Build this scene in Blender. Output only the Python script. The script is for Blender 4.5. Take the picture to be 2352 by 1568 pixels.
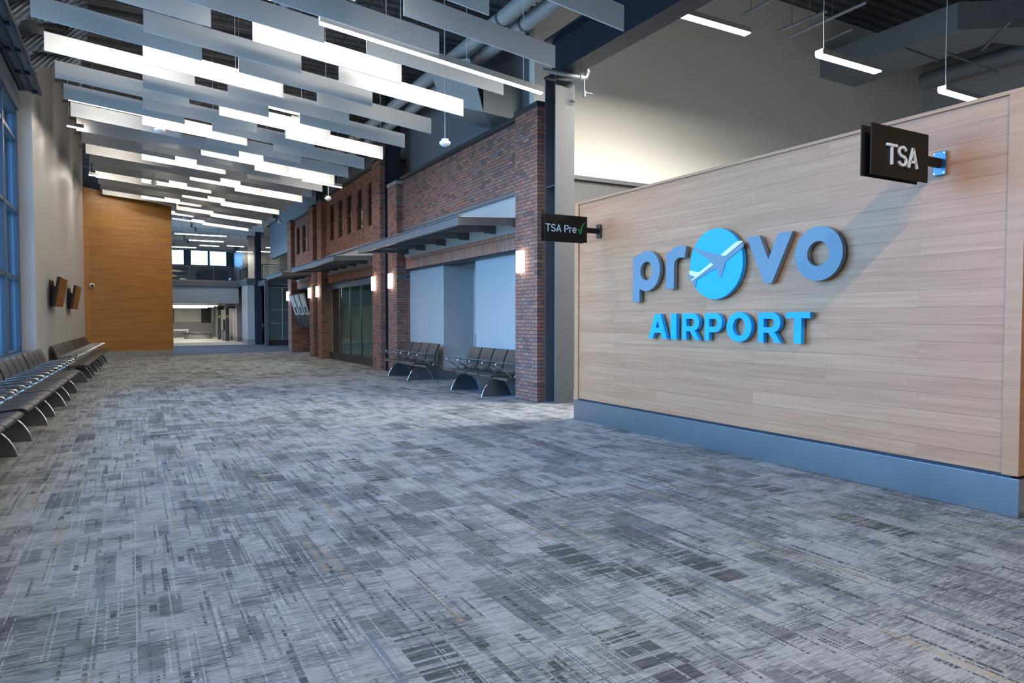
import bpy, bmesh, math, random
from mathutils import Vector, Matrix
random.seed(7)
for o in list(bpy.data.objects): bpy.data.objects.remove(o)
SC = bpy.context.scene
COL = SC.collection
# ---------------------------------------------------------------- camera
FPX, HC = 1573.0, 1.5
PITCH, YAW = math.atan(51/1573.0), math.atan(876/1573.0)
cd = bpy.data.cameras.new('camera'); cam = bpy.data.objects.new('camera', cd); COL.objects.link(cam)
cam.location = (0, 0, HC); cam.rotation_euler = (math.pi/2-PITCH, 0, -YAW)
cd.sensor_width = 36; cd.lens = 36*FPX/2352; cd.clip_end = 300; cd.clip_start = 0.05
SC.camera = cam
# ---------------------------------------------------------------- world (dusk-blue daylight) and exposure
w = bpy.data.worlds.new('sky'); SC.world = w; w.use_nodes = True
wn = w.node_tree; wn.nodes.clear()
wo = wn.nodes.new('ShaderNodeOutputWorld'); wb = wn.nodes.new('ShaderNodeBackground')
wb.inputs[1].default_value = 18.5
tc = wn.nodes.new('ShaderNodeTexCoord'); sp = wn.nodes.new('ShaderNodeSeparateXYZ'); wr_ = wn.nodes.new('ShaderNodeValToRGB')
wn.links.new(tc.outputs['Generated'], sp.inputs[0]); wn.links.new(sp.outputs[2], wr_.inputs[0]); wn.links.new(wr_.outputs[0], wb.inputs[0])
wr_.color_ramp.elements[0].position = 0.0; wr_.color_ramp.elements[0].color = (0.15, 0.27, 0.42, 1)      # apron under a dusk sky
wr_.color_ramp.elements[1].position = 0.02; wr_.color_ramp.elements[1].color = (0.24, 0.53, 1.0, 1)
wr_.color_ramp.elements.new(0.5).color = (0.17, 0.46, 1.0, 1)
wn.links.new(wb.outputs[0], wo.inputs[0])
SC.view_settings.view_transform = 'Standard'; SC.view_settings.look = 'None'
SC.view_settings.gamma = 1; SC.view_settings.use_curve_mapping = False
SC.view_settings.exposure = 0.14
LAMP = 0.41          # master scale of the electric lamps
WARM = (1.0, 0.90, 0.78)
def portal(loc, rot, sx, sy):
    l = bpy.data.lights.new('daylight_opening', 'AREA'); l.shape = 'RECTANGLE'; l.size = sx; l.size_y = sy
    l.cycles.is_portal = True
    o = bpy.data.objects.new('daylight_opening', l); o.location = loc; o.rotation_euler = rot; COL.objects.link(o)
portal((-2.15, 9.1, 3.1), (0, -math.pi/2, 0), 5.0, 15.6)
portal((-2.35, 37.5, 3.6), (0, -math.pi/2, 0), 5.0, 10.0)
# ---------------------------------------------------------------- pixel <-> place helper (photo frame 2352x1568)
_f = Vector((math.sin(YAW)*math.cos(PITCH), math.cos(YAW)*math.cos(PITCH), -math.sin(PITCH)))
_r = Vector((math.cos(YAW), -math.sin(YAW), 0)); _u = _r.cross(_f)
def at(x, y, ax, v):
    d = _f*FPX + _r*(x-1176) - _u*(y-784); c = Vector((0, 0, HC)); t = (v-c[ax])/d[ax]
    return c + d*t
# ---------------------------------------------------------------- mesh helpers
class MB:
    def __init__(s): s.v = []; s.f = []; s.sm = []
    def add(s, vs, fs, smooth=False):
        b = len(s.v); s.v += [tuple(p) for p in vs]
        s.f += [tuple(b+i for i in q) for q in fs]; s.sm += [smooth]*len(fs)
        return s
    def box(s, x0, x1, y0, y1, z0, z1):
        return s.add([(x0,y0,z0),(x1,y0,z0),(x1,y1,z0),(x0,y1,z0),(x0,y0,z1),(x1,y0,z1),(x1,y1,z1),(x0,y1,z1)],
                     [(0,3,2,1),(4,5,6,7),(0,1,5,4),(1,2,6,5),(2,3,7,6),(3,0,4,7)])
    def hexa(s, p):
        return s.add(p, [(0,3,2,1),(4,5,6,7),(0,1,5,4),(1,2,6,5),(2,3,7,6),(3,0,4,7)])
    def prism(s, pts, off):       # closed planar polygon moved by off
        n = len(pts); o = Vector(off); P = [Vector(p) for p in pts]
        return s.add(P+[p+o for p in P], [tuple(range(n))[::-1], tuple(range(n, 2*n))] +
                     [(i, (i+1) % n, n+(i+1) % n, n+i) for i in range(n)])
    def tube(s, path, r, n=10, caps=True, smooth=True, sx=1, sy=1):
        P = [Vector(p) for p in path]; rings = []
        up = None
        for i, p in enumerate(P):
            t = (P[min(i+1, len(P)-1)]-P[max(i-1, 0)]).normalized()
            if up is None:
                up = Vector((0, 0, 1)) if abs(t.z) < .9 else Vector((0, 1, 0))
            a = t.cross(up).normalized(); b = a.cross(t).normalized(); up = b
            rr = r[i] if isinstance(r, (list, tuple)) else r
            rings.append([p + a*math.cos(2*math.pi*k/n)*rr*sx + b*math.sin(2*math.pi*k/n)*rr*sy for k in range(n)])
        vs = [q for R in rings for q in R]; fs = []
        for i in range(len(P)-1):
            for k in range(n): fs.append((i*n+k, i*n+(k+1) % n, (i+1)*n+(k+1) % n, (i+1)*n+k))
        s.add(vs, fs, smooth)
        if caps:
            s.add(rings[0], [tuple(range(n))[::-1]]); s.add(rings[-1], [tuple(range(n))])
        return s
    def sheet(s, prof, y0, y1, th, smooth=True):   # xz profile swept along y with a thickness
        P = [Vector((p[0], 0, p[1])) for p in prof]; n = len(P); N = []
        for i in range(n):
            t = (P[min(i+1, n-1)]-P[max(i-1, 0)]).normalized(); N.append(Vector((-t.z, 0, t.x)))
        loop = [p+N[i]*th/2 for i, p in enumerate(P)] + [p-N[i]*th/2 for i, p in list(enumerate(P))[::-1]]
        m = len(loop)
        vs = [(p.x, y0, p.z) for p in loop]+[(p.x, y1, p.z) for p in loop]
        s.add(vs, [(i, (i+1) % m, m+(i+1) % m, m+i) for i in range(m)], smooth)
        for k in range(n-1):
            for b in (0, m): s.add([vs[b+k], vs[b+k+1], vs[b+m-2-k], vs[b+m-1-k]], [(0, 1, 2, 3)])
        return s
    def build(s, name, mat, parent=None, bevel=0, origin=None):
        me = bpy.data.meshes.new(name)
        c = Vector((0, 0, 0))
        if parent is None:
            xs = [p[0] for p in s.v]; ys = [p[1] for p in s.v]; zs = [p[2] for p in s.v]
            c = Vector(((min(xs)+max(xs))/2, (min(ys)+max(ys))/2, min(zs)))
        me.from_pydata([Vector(p)-c for p in s.v], [], s.f); me.update()
        bm = bmesh.new(); bm.from_mesh(me)
        if bevel == 0: pass
        bmesh.ops.recalc_face_normals(bm, faces=bm.faces); bm.to_mesh(me); bm.free()
        for p, k in zip(me.polygons, s.sm): p.use_smooth = k
        me.materials.append(mat)
        o = bpy.data.objects.new(name, me); COL.objects.link(o); o.location = c
        if parent is not None: o.parent = parent
        if bevel:
            m = o.modifiers.new('bevel', 'BEVEL'); m.width = bevel; m.segments = 2; m.limit_method = 'ANGLE'
        return o
def thing(name, label, cat, loc=(0, 0, 0), rz=0, group=None):
    o = bpy.data.objects.new(name, None); COL.objects.link(o); o.location = loc; o.rotation_euler = (0, 0, rz)
    o.empty_display_size = .1
    return tag(o, label, cat, group)
def tag(o, label, cat, group=None):
    o['label'] = label; o['category'] = cat
    if group: o['group'] = group
    return o
def struct(o): o['kind'] = 'structure'; return o
def dup(o, loc, label=None, rz=None):
    r = o.copy(); COL.objects.link(r); r.location = loc
    if rz is not None: r.rotation_euler = (0, 0, rz)
    if label: r['label'] = label
    def rec(src, dst):
        for ch in list(src.children):
            c = ch.copy(); COL.objects.link(c); c.parent = dst; rec(ch, c)
    rec(o, r); return r
# ---------------------------------------------------------------- material helpers
class NT:
    def __init__(s, name):
        s.m = bpy.data.materials.new(name); s.m.use_nodes = True; s.t = s.m.node_tree; s.t.nodes.clear()
        s.out = s.t.nodes.new('ShaderNodeOutputMaterial'); s.pos = None
    def n(s, typ, **kw):
        x = s.t.nodes.new(typ)
        for k, v in kw.items(): setattr(x, k, v)
        return x
    def l(s, a, b): s.t.links.new(a, b)
    def setin(s, sock, v):
        if hasattr(v, 'links') or isinstance(v, bpy.types.NodeSocket): s.l(v, sock)
        else: sock.default_value = v
    def math(s, op, a, b=0.0, c=0.0, clamp=False):
        x = s.n('ShaderNodeMath', operation=op); x.use_clamp = clamp
        s.setin(x.inputs[0], a); s.setin(x.inputs[1], b); s.setin(x.inputs[2], c); return x.outputs[0]
    def xyz(s):
        g = s.n('ShaderNodeNewGeometry'); q = s.n('ShaderNodeSeparateXYZ'); s.l(g.outputs['Position'], q.inputs[0])
        return q.outputs[0], q.outputs[1], q.outputs[2]
    def comb(s, a, b, c=0.0):
        x = s.n('ShaderNodeCombineXYZ'); s.setin(x.inputs[0], a); s.setin(x.inputs[1], b); s.setin(x.inputs[2], c); return x.outputs[0]
    def white(s, a, b, c=0.0):
        x = s.n('ShaderNodeTexWhiteNoise', noise_dimensions='3D'); s.l(s.comb(a, b, c), x.inputs[0]); return x.outputs['Value']
    def noise(s, vec, scale=1.0, detail=2.0, rough=.5):
        x = s.n('ShaderNodeTexNoise'); s.l(vec, x.inputs['Vector']); x.inputs['Scale'].default_value = scale
        x.inputs['Detail'].default_value = detail; x.inputs['Roughness'].default_value = rough; return x.outputs[0]
    def ramp(s, f, stops, interp='LINEAR'):
        x = s.n('ShaderNodeValToRGB'); e = x.color_ramp.elements; x.color_ramp.interpolation = interp
        while len(e) > 1: e.remove(e[-1])
        e[0].position = stops[0][0]; e[0].color = (*stops[0][1], 1)
        for p, c in stops[1:]: k = e.new(p); k.color = (*c, 1)
        s.setin(x.inputs[0], f); return x.outputs[0]
    def mix(s, f, a, b, typ='MIX'):
        x = s.n('ShaderNodeMix', data_type='RGBA', blend_type=typ)
        s.setin(x.inputs[0], f); s.setin(x.inputs[6], a if not isinstance(a, tuple) else (*a, 1)); s.setin(x.inputs[7], b if not isinstance(b, tuple) else (*b, 1))
        return x.outputs[2]
    def bsdf(s, col, rough=.5, metal=0.0, bump=None, bs=.3, dist=.01, spec=.5):
        b = s.n('ShaderNodeBsdfPrincipled')
        s.setin(b.inputs['Base Color'], col if not isinstance(col, tuple) else (*col, 1)); s.setin(b.inputs['Roughness'], rough)
        b.inputs['Metallic'].default_value = metal; b.inputs['Specular IOR Level'].default_value = spec
        if bump is not None:
            k = s.n('ShaderNodeBump'); k.inputs['Strength'].default_value = bs; k.inputs['Distance'].default_value = dist
            s.l(bump, k.inputs['Height']); s.l(k.outputs[0], b.inputs['Normal'])
        s.l(b.outputs[0], s.out.inputs[0]); return s.m
def plain(name, col, rough=.5, metal=0, var=.04, scale=8, spec=.5):
    m = NT(name); g = m.n('ShaderNodeNewGeometry')
    f = m.noise(g.outputs['Position'], scale, 3)
    a = tuple(max(0, c*(1-var)) for c in col); b = tuple(min(1, c*(1+var)) for c in col)
    return m.bsdf(m.ramp(f, [(.3, a), (.7, b)]), rough, metal, spec=spec)
def emit(name, col, st):
    m = NT(name); e = m.n('ShaderNodeEmission'); e.inputs[0].default_value = (*col, 1); e.inputs[1].default_value = st
    m.l(e.outputs[0], m.out.inputs[0]); return m.m
def glass(name, tint=(.9, .97, .97), refl=.10):
    m = NT(name); t = m.n('ShaderNodeBsdfTransparent'); t.inputs[0].default_value = (*tint, 1)
    g = m.n('ShaderNodeBsdfGlossy'); g.inputs['Roughness'].default_value = .02
    f = m.n('ShaderNodeFresnel'); f.inputs[0].default_value = 1.45
    k = m.math('ADD', m.math('MULTIPLY', f.outputs[0], .9), refl-.04, clamp=True)
    x = m.n('ShaderNodeMixShader'); m.l(k, x.inputs[0]); m.l(t.outputs[0], x.inputs[1]); m.l(g.outputs[0], x.inputs[2])
    m.l(x.outputs[0], m.out.inputs[0]); return m.m
# brick in running bond, and the same clay stood on end for the soldier course
def brick_mat(name, soldier=False, bright=1.0):
    m = NT(name); x, y, z = m.xyz(); u = m.math('ADD', x, y)
    W_, H_ = (.203, .0677) if not soldier else (.0677, .245)
    rv = m.math('DIVIDE', m.math('ADD', z, 0.0 if not soldier else -2.865), H_); row = m.math('FLOOR', rv)
    off = m.math('MULTIPLY', m.math('MODULO', row, 2.0), .5 if not soldier else 0.0)
    cv = m.math('ADD', m.math('DIVIDE', u, W_), off); colm = m.math('FLOOR', cv)
    fu = m.math('FRACT', cv); fv = m.math('FRACT', rv)
    mu, mv = .011/W_, .011/H_
    mort = m.math('MAXIMUM', m.math('LESS_THAN', fu, mu), m.math('LESS_THAN', fv, mv))
    r1 = m.white(colm, row)
    b = bright
    if soldier:
        stops = [(0, (.40*b, .15*b, .09*b)), (.35, (.55*b, .22*b, .13*b)), (.7, (.48*b, .22*b, .15*b)), (1, (.34*b, .20*b, .16*b))]
    else:
        stops = [(0, (.10*b, .065*b, .06*b)), (.22, (.21*b, .095*b, .07*b)), (.45, (.28*b, .11*b, .07*b)), (.66, (.20*b, .11*b, .09*b)), (.86, (.33*b, .14*b, .085*b)), (1, (.15*b, .13*b, .125*b))]
    c = m.ramp(r1, stops)
    g = m.n('ShaderNodeNewGeometry'); ns = m.noise(g.outputs['Position'], 26, 5, .65)
    c = m.mix(m.math('MULTIPLY', m.math('SUBTRACT', ns, .5, clamp=True), 2.6, clamp=True), c, (.36, .29, .26))
    c = m.mix(mort, c, (.055, .045, .045))
    h = m.math('ADD', m.math('MULTIPLY', m.math('SUBTRACT', 1.0, mort), 1.0), m.math('MULTIPLY', ns, .5))
    return m.bsdf(c, .85, 0, h, .7, .012, .25)
def carpet_mat():
    m = NT('carpet_tile'); x, y, z = m.xyz()
    g = m.n('ShaderNodeNewGeometry')
    F = lambda v, q, o=0.0: m.math('FLOOR', m.math('DIVIDE', m.math('ADD', v, o), q))
    # fine weft lines across the hall, dashed at two lengths
    def dashes(h, ln, seed):
        r_ = F(y, h); return m.white(F(m.math('ADD', x, m.math('MULTIPLY', m.white(r_, seed), 2.0)), ln), r_, seed)
    w1 = dashes(.006, .09, 3.0); w2 = dashes(.013, .24, 5.0)
    n1 = m.noise(m.comb(m.math('MULTIPLY', x, 12.0), m.math('MULTIPLY', y, 150.0), 0.0), 1, 4, .65)
    n2 = m.noise(m.comb(m.math('MULTIPLY', x, 3.4), m.math('MULTIPLY', y, 3.8), 4.0), 1, 4, .6)
    n3 = m.noise(g.outputs['Position'], 300, 2, .6)
    # broad plaid of slightly lighter and darker blocks
    bx = F(x, .21); by = F(m.math('ADD', y, m.math('MULTIPLY', m.white(F(x, .63), 2.0), .6)), .145)
    bl = m.white(bx, by, 8.0)
    f = m.math('ADD', m.math('ADD', m.math('MULTIPLY', n1, .80), m.math('MULTIPLY', n2, .62)), m.math('ADD', m.math('MULTIPLY', w1, .16), m.math('ADD', m.math('MULTIPLY', w2, .10), m.math('MULTIPLY', bl, .08))))
    c = m.ramp(f, [(.60, (.035, .04, .044)), (.74, (.125, .13, .134)), (.86, (.235, .24, .242)), (1.0, (.32, .32, .316))])
    def cells(cx, cy, seed, ox=0.0):
        col = F(x, cx, ox); yy = m.math('ADD', y, m.math('MULTIPLY', m.white(F(x, cx*3, ox), seed), cy))
        return m.white(col, F(yy, cy), seed)
    v = cells(.21, .58, 1.0); vw = cells(.63, .58, 1.0)
    stripe = m.white(F(y, .018), 9.0, F(x, .21)); st2 = m.white(F(y, .008), 2.0, F(x, .07))
    ink = m.math('ADD', m.math('MULTIPLY', m.math('GREATER_THAN', stripe, .45), .62), m.math('MULTIPLY', st2, .28))
    c = m.mix(m.math('MULTIPLY', m.math('LESS_THAN', v, .045), ink, clamp=True), c, (.03, .033, .037))
    c = m.mix(m.math('MULTIPLY', m.math('GREATER_THAN', v, .93), m.math('ADD', .35, m.math('MULTIPLY', st2, .55))), c, (.085, .09, .095))
    c = m.mix(m.math('MULTIPLY', m.math('GREATER_THAN', vw, .80), m.math('MULTIPLY', m.math('GREATER_THAN', m.math('ADD', n1, m.math('MULTIPLY', st2, .4)), .68), .6)), c, (.06, .065, .07))
    v2 = cells(.105, .29, 5.0, .1)
    c = m.mix(m.math('MULTIPLY', m.math('GREATER_THAN', v2, .88), m.math('MULTIPLY', m.math('GREATER_THAN', m.math('ADD', n1, m.math('MULTIPLY', w1, .4)), .66), .65)), c, (.06, .065, .07))
    def strip(wd, ln, seed, lo, colr, amt, thr):
        col = F(x, wd, seed*.013); yy = m.math('ADD', y, m.math('MULTIPLY', m.white(col, seed), ln))
        vv = m.white(col, F(yy, ln), seed)
        rag = m.math('GREATER_THAN', m.math('ADD', m.math('MULTIPLY', n1, .6), m.math('MULTIPLY', w1, .4)), thr)
        return m.math('MULTIPLY', m.math('MULTIPLY', m.math('LESS_THAN', vv, lo), rag), amt), colr
    for args in [(.045, .62, 11.0, .018, (.12, .15, .19), .7, .36), (.030, .42, 17.0, .018, (.03, .035, .04), .85, .46),
                 (.016, .32, 23.0, .040, (.03, .035, .04), .85, .52), (.034, .62, 31.0, .014, (.33, .245, .14), .55, .42),
                 (.012, .60, 37.0, .070, (.06, .065, .07), .7, .50), (.035, .10, 41.0, .012, (.03, .035, .04), .8, .42),
                 (.008, .60, 47.0, .060, (.42, .43, .43), .6, .45)]:
        k, cc = strip(*args); c = m.mix(k, c, cc)
    sx = m.math('LESS_THAN', m.math('FRACT', m.math('DIVIDE', x, .63)), .006)
    c = m.mix(m.math('MULTIPLY', sx, .30), c, (.45, .45, .45))
    c = m.mix(m.math('MULTIPLY', m.math('SUBTRACT', n3, .42, clamp=True), 1.6, clamp=True), c, (.06, .06, .065))
    return m.bsdf(c, .95, 0, n3, .25, .004, .1)
def wood_wall_mat(name, stops, pitch, z0, horiz='y', plank=2.44, seam=.0035, joints=True):
    m = NT(name); x, y, z = m.xyz(); u = m.math('SUBTRACT', x, y)
    rv = m.math('DIVIDE', m.math('SUBTRACT', z, z0), pitch); row = m.math('FLOOR', rv); fv = m.math('FRACT', rv)
    sh = m.math('MULTIPLY', m.math('MODULO', m.math('ABSOLUTE', row), 3.0), plank*.36)
    cv = m.math('DIVIDE', m.math('ADD', u, sh), plank); colm = m.math('FLOOR', cv); fu = m.math('FRACT', cv)
    rnd = m.white(row, colm)
    gr = m.noise(m.comb(m.math('MULTIPLY', u, 1.1), m.math('MULTIPLY', z, 26.0), m.math('MULTIPLY', rnd, 60.0)), 1, 4, .6)
    gf = m.noise(m.comb(m.math('MULTIPLY', u, 5.0), m.math('MULTIPLY', z, 240.0), rnd), 1, 3, .6)
    f = m.math('ADD', m.math('MULTIPLY', gr, .62), m.math('ADD', m.math('MULTIPLY', gf, .22), m.math('MULTIPLY', rnd, .16)))
    c = m.ramp(f, stops)
    ln = m.math('LESS_THAN', fv, seam/pitch)
    if joints: ln = m.math('MAXIMUM', ln, m.math('MULTIPLY', m.math('LESS_THAN', fu, .002/plank), .6))
    c = m.mix(m.math('MULTIPLY', ln, .62), c, (.10, .06, .04))
    return m.bsdf(c, .42, 0, m.math('SUBTRACT', 1.0, ln), .3, .004, .4)
M = {}
M['brick'] = brick_mat('red_brick'); M['soldier'] = brick_mat('soldier_brick', True)
M['carpet'] = carpet_mat()
M['maple'] = wood_wall_mat('pale_maple_planks', [(.34, (.40, .175, .082)), (.5, (.48, .22, .112)), (.66, (.55, .275, .142))], .1446, .300)
M['maple_trim'] = wood_wall_mat('pale_maple_trim', [(.36, (.43, .195, .092)), (.64, (.53, .262, .135))], 50, -20, joints=False)
M['amber'] = wood_wall_mat('amber_veneer', [(.38, (.23, .095, .018)), (.5, (.30, .135, .028)), (.62, (.37, .175, .042))], 9.0, -4.0, joints=False)
M['steel_base'] = plain('brushed_steel', (.30, .31, .32), .32, .9, .06, 3)
M['gypsum'] = plain('grey_wall_paint', (.36, .34, .32), .5, 0, .015)
M['gypsum_blue'] = plain('light_grey_wall', (.36, .345, .335), .6, 0, .015)
M['slate'] = plain('slate_wall_paint', (.14, .165, .20), .7, 0, .02)
M['cream'] = plain('cream_wall', (.74, .73, .67), .8, 0, .015)
M['bulk'] = plain('charcoal_bulkhead', (.10, .105, .115), .5, 0, .05)
M['navy'] = plain('dark_navy_steel', (.018, .026, .042), .45, .2, .1)
M['colsteel'] = plain('grey_painted_steel', (.075, .08, .09), .6, .1, .05)
M['canopy'] = plain('canopy_steel', (.12, .125, .135), .4, .3, .05)
M['frost'] = plain('frosted_canopy_panel', (.62, .63, .64), .6, 0, .01)
M['balc'] = plain('blue_grey_paint', (.22, .25, .28), .6, 0, .02)
M['black'] = plain('black_metal', (.012, .012, .014), .4, 0, .1)
M['cap'] = plain('dark_coping', (.03, .03, .035), .5, 0, .1)
M['stone'] = plain('light_coping', (.30, .27, .24), .8, 0, .1)
M['baffle'] = plain('ceiling_baffle_felt', (.62, .62, .61), .85, 0, .012, 40)
M['pipe'] = plain('grey_painted_duct', (.30, .32, .34), .5, .1, .04)
M['duct'] = plain('slate_duct', (.21, .23, .25), .5, .2, .04)
M['chrome'] = plain('polished_aluminium', (.62, .63, .65), .18, 1.0, .03)
M['legmetal'] = plain('cast_leg_metal', (.24, .25, .27), .28, .9, .05)
M['vinyl'] = plain('black_vinyl', (.030, .029, .030), .38, 0, .15, 20)
M['alum'] = plain('blue_grey_aluminium', (.045, .075, .11), .4, .4, .05)
M['white'] = plain('white_plastic', (.75, .75, .75), .4, 0, .01)
M['housing'] = plain('lamp_housing', (.40, .40, .40), .5, .2, .02)
M['glass'] = glass('clear_glass'); M['shopglass'] = glass('tinted_shop_glass', (.62, .80, .79), .09)
M['shopback'] = plain('shop_back_wall', (.36, .44, .43), .6, 0, .03)
M['lamp'] = emit('lamp_diffuser', (1, .97, .90), 14)
M['sconce'] = emit('sconce_diffuser', (1, .90, .74), 9)
M['blue'] = plain('bright_blue_face', (.0, .34, .76), .45, 0, .01)
M['greyletter'] = plain('blue_grey_face', (.14, .21, .265), .5, 0, .02)
M['bracket'] = plain('satin_bracket_metal', (.07, .13, .20), .35, .8, .02)
M['signblack'] = plain('sign_black', (.016, .012, .009), .6, 0, .1, spec=.2)
M['letterwhite'] = plain('letter_white', (.70, .74, .78), .4, 0, .01)
M['green'] = plain('check_green', (.01, .18, .04), .5, 0, .01)
M['screen'] = plain('glossy_screen', (.03, .018, .010), .10, 0, .05, spec=1.0)
M['concrete'] = plain('grey_base', (.22, .22, .21), .5, .2, .05)
M['beige'] = plain('beige_carpet', (.44, .42, .38), .9, 0, .10, 60)
M['yellow'] = plain('yellow_notice', (.75, .6, .02), .6, 0, .01)
M['poster'] = plain('poster_paper', (.55, .50, .42), .5, 0, .2, 5)
M['pdark'] = plain('poster_dark_blue', (.05, .05, .12), .4, 0, .1)
m = NT('walk_off_mat'); x, y, z = m.xyz()
fr = m.math('FRACT', m.math('DIVIDE', m.math('SUBTRACT', y, m.math('MULTIPLY', x, .1)), .62))
M['mat'] = m.bsdf(m.mix(m.math('LESS_THAN', fr, .3), (.035, .04, .05), (.095, .105, .12)), .9, 0, None)
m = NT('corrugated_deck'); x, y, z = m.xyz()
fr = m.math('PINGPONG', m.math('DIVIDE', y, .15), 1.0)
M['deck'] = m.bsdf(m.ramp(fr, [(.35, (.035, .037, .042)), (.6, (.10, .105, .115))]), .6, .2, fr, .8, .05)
m = NT('flex_duct_foil'); x, y, z = m.xyz()
fr = m.math('PINGPONG', m.math('DIVIDE', m.math('ADD', x, m.math('MULTIPLY', z, -.9)), .045), 1.0)
M['flex'] = m.bsdf(m.ramp(fr, [(.2, (.10, .12, .14)), (.8, (.26, .30, .34))]), .5, .3, fr, .8, .02)
# ---------------------------------------------------------------- floor
b = MB(); b.add([(-2.6, -9, 0), (21.5, -9, 0), (21.5, 41.1, 0), (6.9, 33.4, 0), (1.4, 31.15, 0), (-2.6, 30.3, 0)], [(0, 1, 2, 3, 4, 5)])
struct(b.build('floor', M['carpet']))
b = MB(); b.add([(-2.6, 30.3, 0), (1.4, 31.15, 0), (6.9, 33.4, 0), (21.5, 41.1, 0), (21.5, 44, 0), (-2.6, 42.6, 0)], [(0, 1, 2, 3, 4, 5)])
struct(b.build('floor_mat', M['mat']))
b = MB(); b.add([(-2.6, 42.6, 0), (21.5, 44, 0), (21.5, 65, 0), (-2.6, 65, 0)], [(0, 1, 2, 3)])
struct(b.build('floor_far', M['beige']))
# ---------------------------------------------------------------- walls
def wall_holes(b, x0, x1, y0, y1, z0, z1, holes):
    ys = sorted({y0, y1, *[h[0] for h in holes], *[h[1] for h in holes]}); zs = sorted({z0, z1, *[h[2] for h in holes], *[h[3] for h in holes]})
    for i in range(len(ys)-1):
        for j in range(len(zs)-1):
            cy, cz = (ys[i]+ys[i+1])/2, (zs[j]+zs[j+1])/2
            if any(h[0] < cy < h[1] and h[2] < cz < h[3] for h in holes): continue
            b.box(x0, x1, ys[i], ys[i+1], zs[j], zs[j+1])
XW = lambda Y: -1.66+.012*(Y-16.5)
# left gypsum wall beyond the windows, with its return beside the glazing
b = MB(); t = 8.2
ya, yb = 16.72, 30.6
b.hexa([(XW(ya)-.3, ya, 0), (XW(ya), ya, 0), (XW(yb), yb, 0), (XW(yb)-.3, yb, 0), (XW(ya)-.3, ya, t), (XW(ya), ya, t), (XW(yb), yb, t), (XW(yb)-.3, yb, t)])
struct(b.build('wall_left', M['gypsum']))
b = MB(); b.box(-2.3, -1.86, -9, 16.72, 5.62, 8.2); b.box(-2.3, -1.90, -9, 16.72, 0, .80); b.box(-2.3, -1.9, -9, 1.40, .8, 5.62); struct(b.build('wall_left_window', M['slate']))
b = MB(); b.box(-1.89, -1.76, -6, 16.70, 0, .84); b.box(-1.92, -1.74, -6, 16.70, .84, .865)
struct(b.build('trim_1', M['alum']))
# window bays: mullions 1.75 m apart, transoms
k = 0
ymul = [16.70-1.70*i for i in range(15)]
for i in range(9):
    k += 1
    y1_, y0_ = ymul[i], ymul[i+1]
    wroot = thing('window_%d' % k, 'w', 'window', (-1.99, (y0_+y1_)/2, .86)); del wroot['label']; del wroot['category']; struct(wroot)
    hy = (y1_-y0_)/2
    fb = MB(); fb.box(-.20, .09, hy-.10, hy, 0, 4.75)
    if i == 8: fb.box(-.09, .09, -hy, -hy+.06, 0, 4.75)
    for zz in (0, 1.44, 2.75, 4.16, 4.70): fb.box(-.07, .08, -hy, hy-.12, zz-.03, zz+.035)
    fb.build('window_frame', M['alum'], wroot)
    MB().box(-.012, .0, -hy, hy-.12, 0, 4.74).build('window_pane', M['glass'], wroot)
# end wall in amber veneer, slightly splayed
L0, R0 = Vector((-1.51, 30.35, 0)), Vector((1.52, 31.10, 0)); d = (R0-L0).normalized(); nn = Vector((d.y, -d.x, 0))
def splay(b, z0l, z0r, z1l, z1r, off, th=.35, ext=0):
    a = L0-d*0; c = R0+d*ext
    p = [a-nn*(-off)*1.0, c+nn*off, c-nn*th, a-nn*th]
    p[0] = a+nn*off
    b.hexa([(p[0].x, p[0].y, z0l), (p[1].x, p[1].y, z0r), (p[2].x, p[2].y, z0r), (p[3].x, p[3].y, z0l),
            (p[0].x, p[0].y, z1l), (p[1].x, p[1].y, z1r), (p[2].x, p[2].y, z1r), (p[3].x, p[3].y, z1l)])
b = MB(); splay(b, .27, .27, 6.46, 6.07, 0); struct(b.build('wall_end', M['amber']))
b = MB(); splay(b, 0, 0, .27, .27, .012, .34); struct(b.build('baseboard_end', M['concrete']))
# far left wall beyond the end wall with a tall glazed opening
b = MB(); wall_holes(b, -2.6, -2.4, 29.9, 65, 0, 8.2, [(33, 42, 1.1, 6.0)]); struct(b.build('wall_left_far', M['gypsum']))
wr = thing('window_20', 'w', 'window', (-2.5, 37.5, 1.1)); del wr['label']; del wr['category']; struct(wr)
fb = MB()
for i in range(6): fb.box(-.08, .08, -4.5+i*1.78, -4.4+i*1.78, 0, 4.9)
for zz in (0, 2.4, 4.83): fb.box(-.07, .07, -4.5, 4.5, zz, zz+.07)
fb.build('window_frame', M['alum'], wr); MB().box(-.01, .0, -4.5, 4.5, 0, 4.9).build('window_pane', M['glass'], wr)
# back and outer walls that close the building behind the camera
struct(MB().box(-2.6, 21.2, -9.2, -9, 0, 9.6).build('wall_back', M['gypsum']))
struct(MB().box(20.6, 20.8, -9, 12, 0, 9.6).build('wall_right_far', M['gypsum_blue']))
struct(MB().box(7.2, 20.6, 12, 12.2, 4.50, 9.6).build('wall_cream', M['cream']))
b = MB(); b.box(7.2, 20.6, 12.0, 12.25, 0, 4.42); b.box(7.2, 20.6, 11.9, 12.3, 4.42, 4.50); struct(b.build('wall_bulkhead', M['bulk']))
struct(MB().box(7.2, 7.4, 12.2, 42, 5.0, 8.2).build('wall_right_upper', M['slate']))
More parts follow.
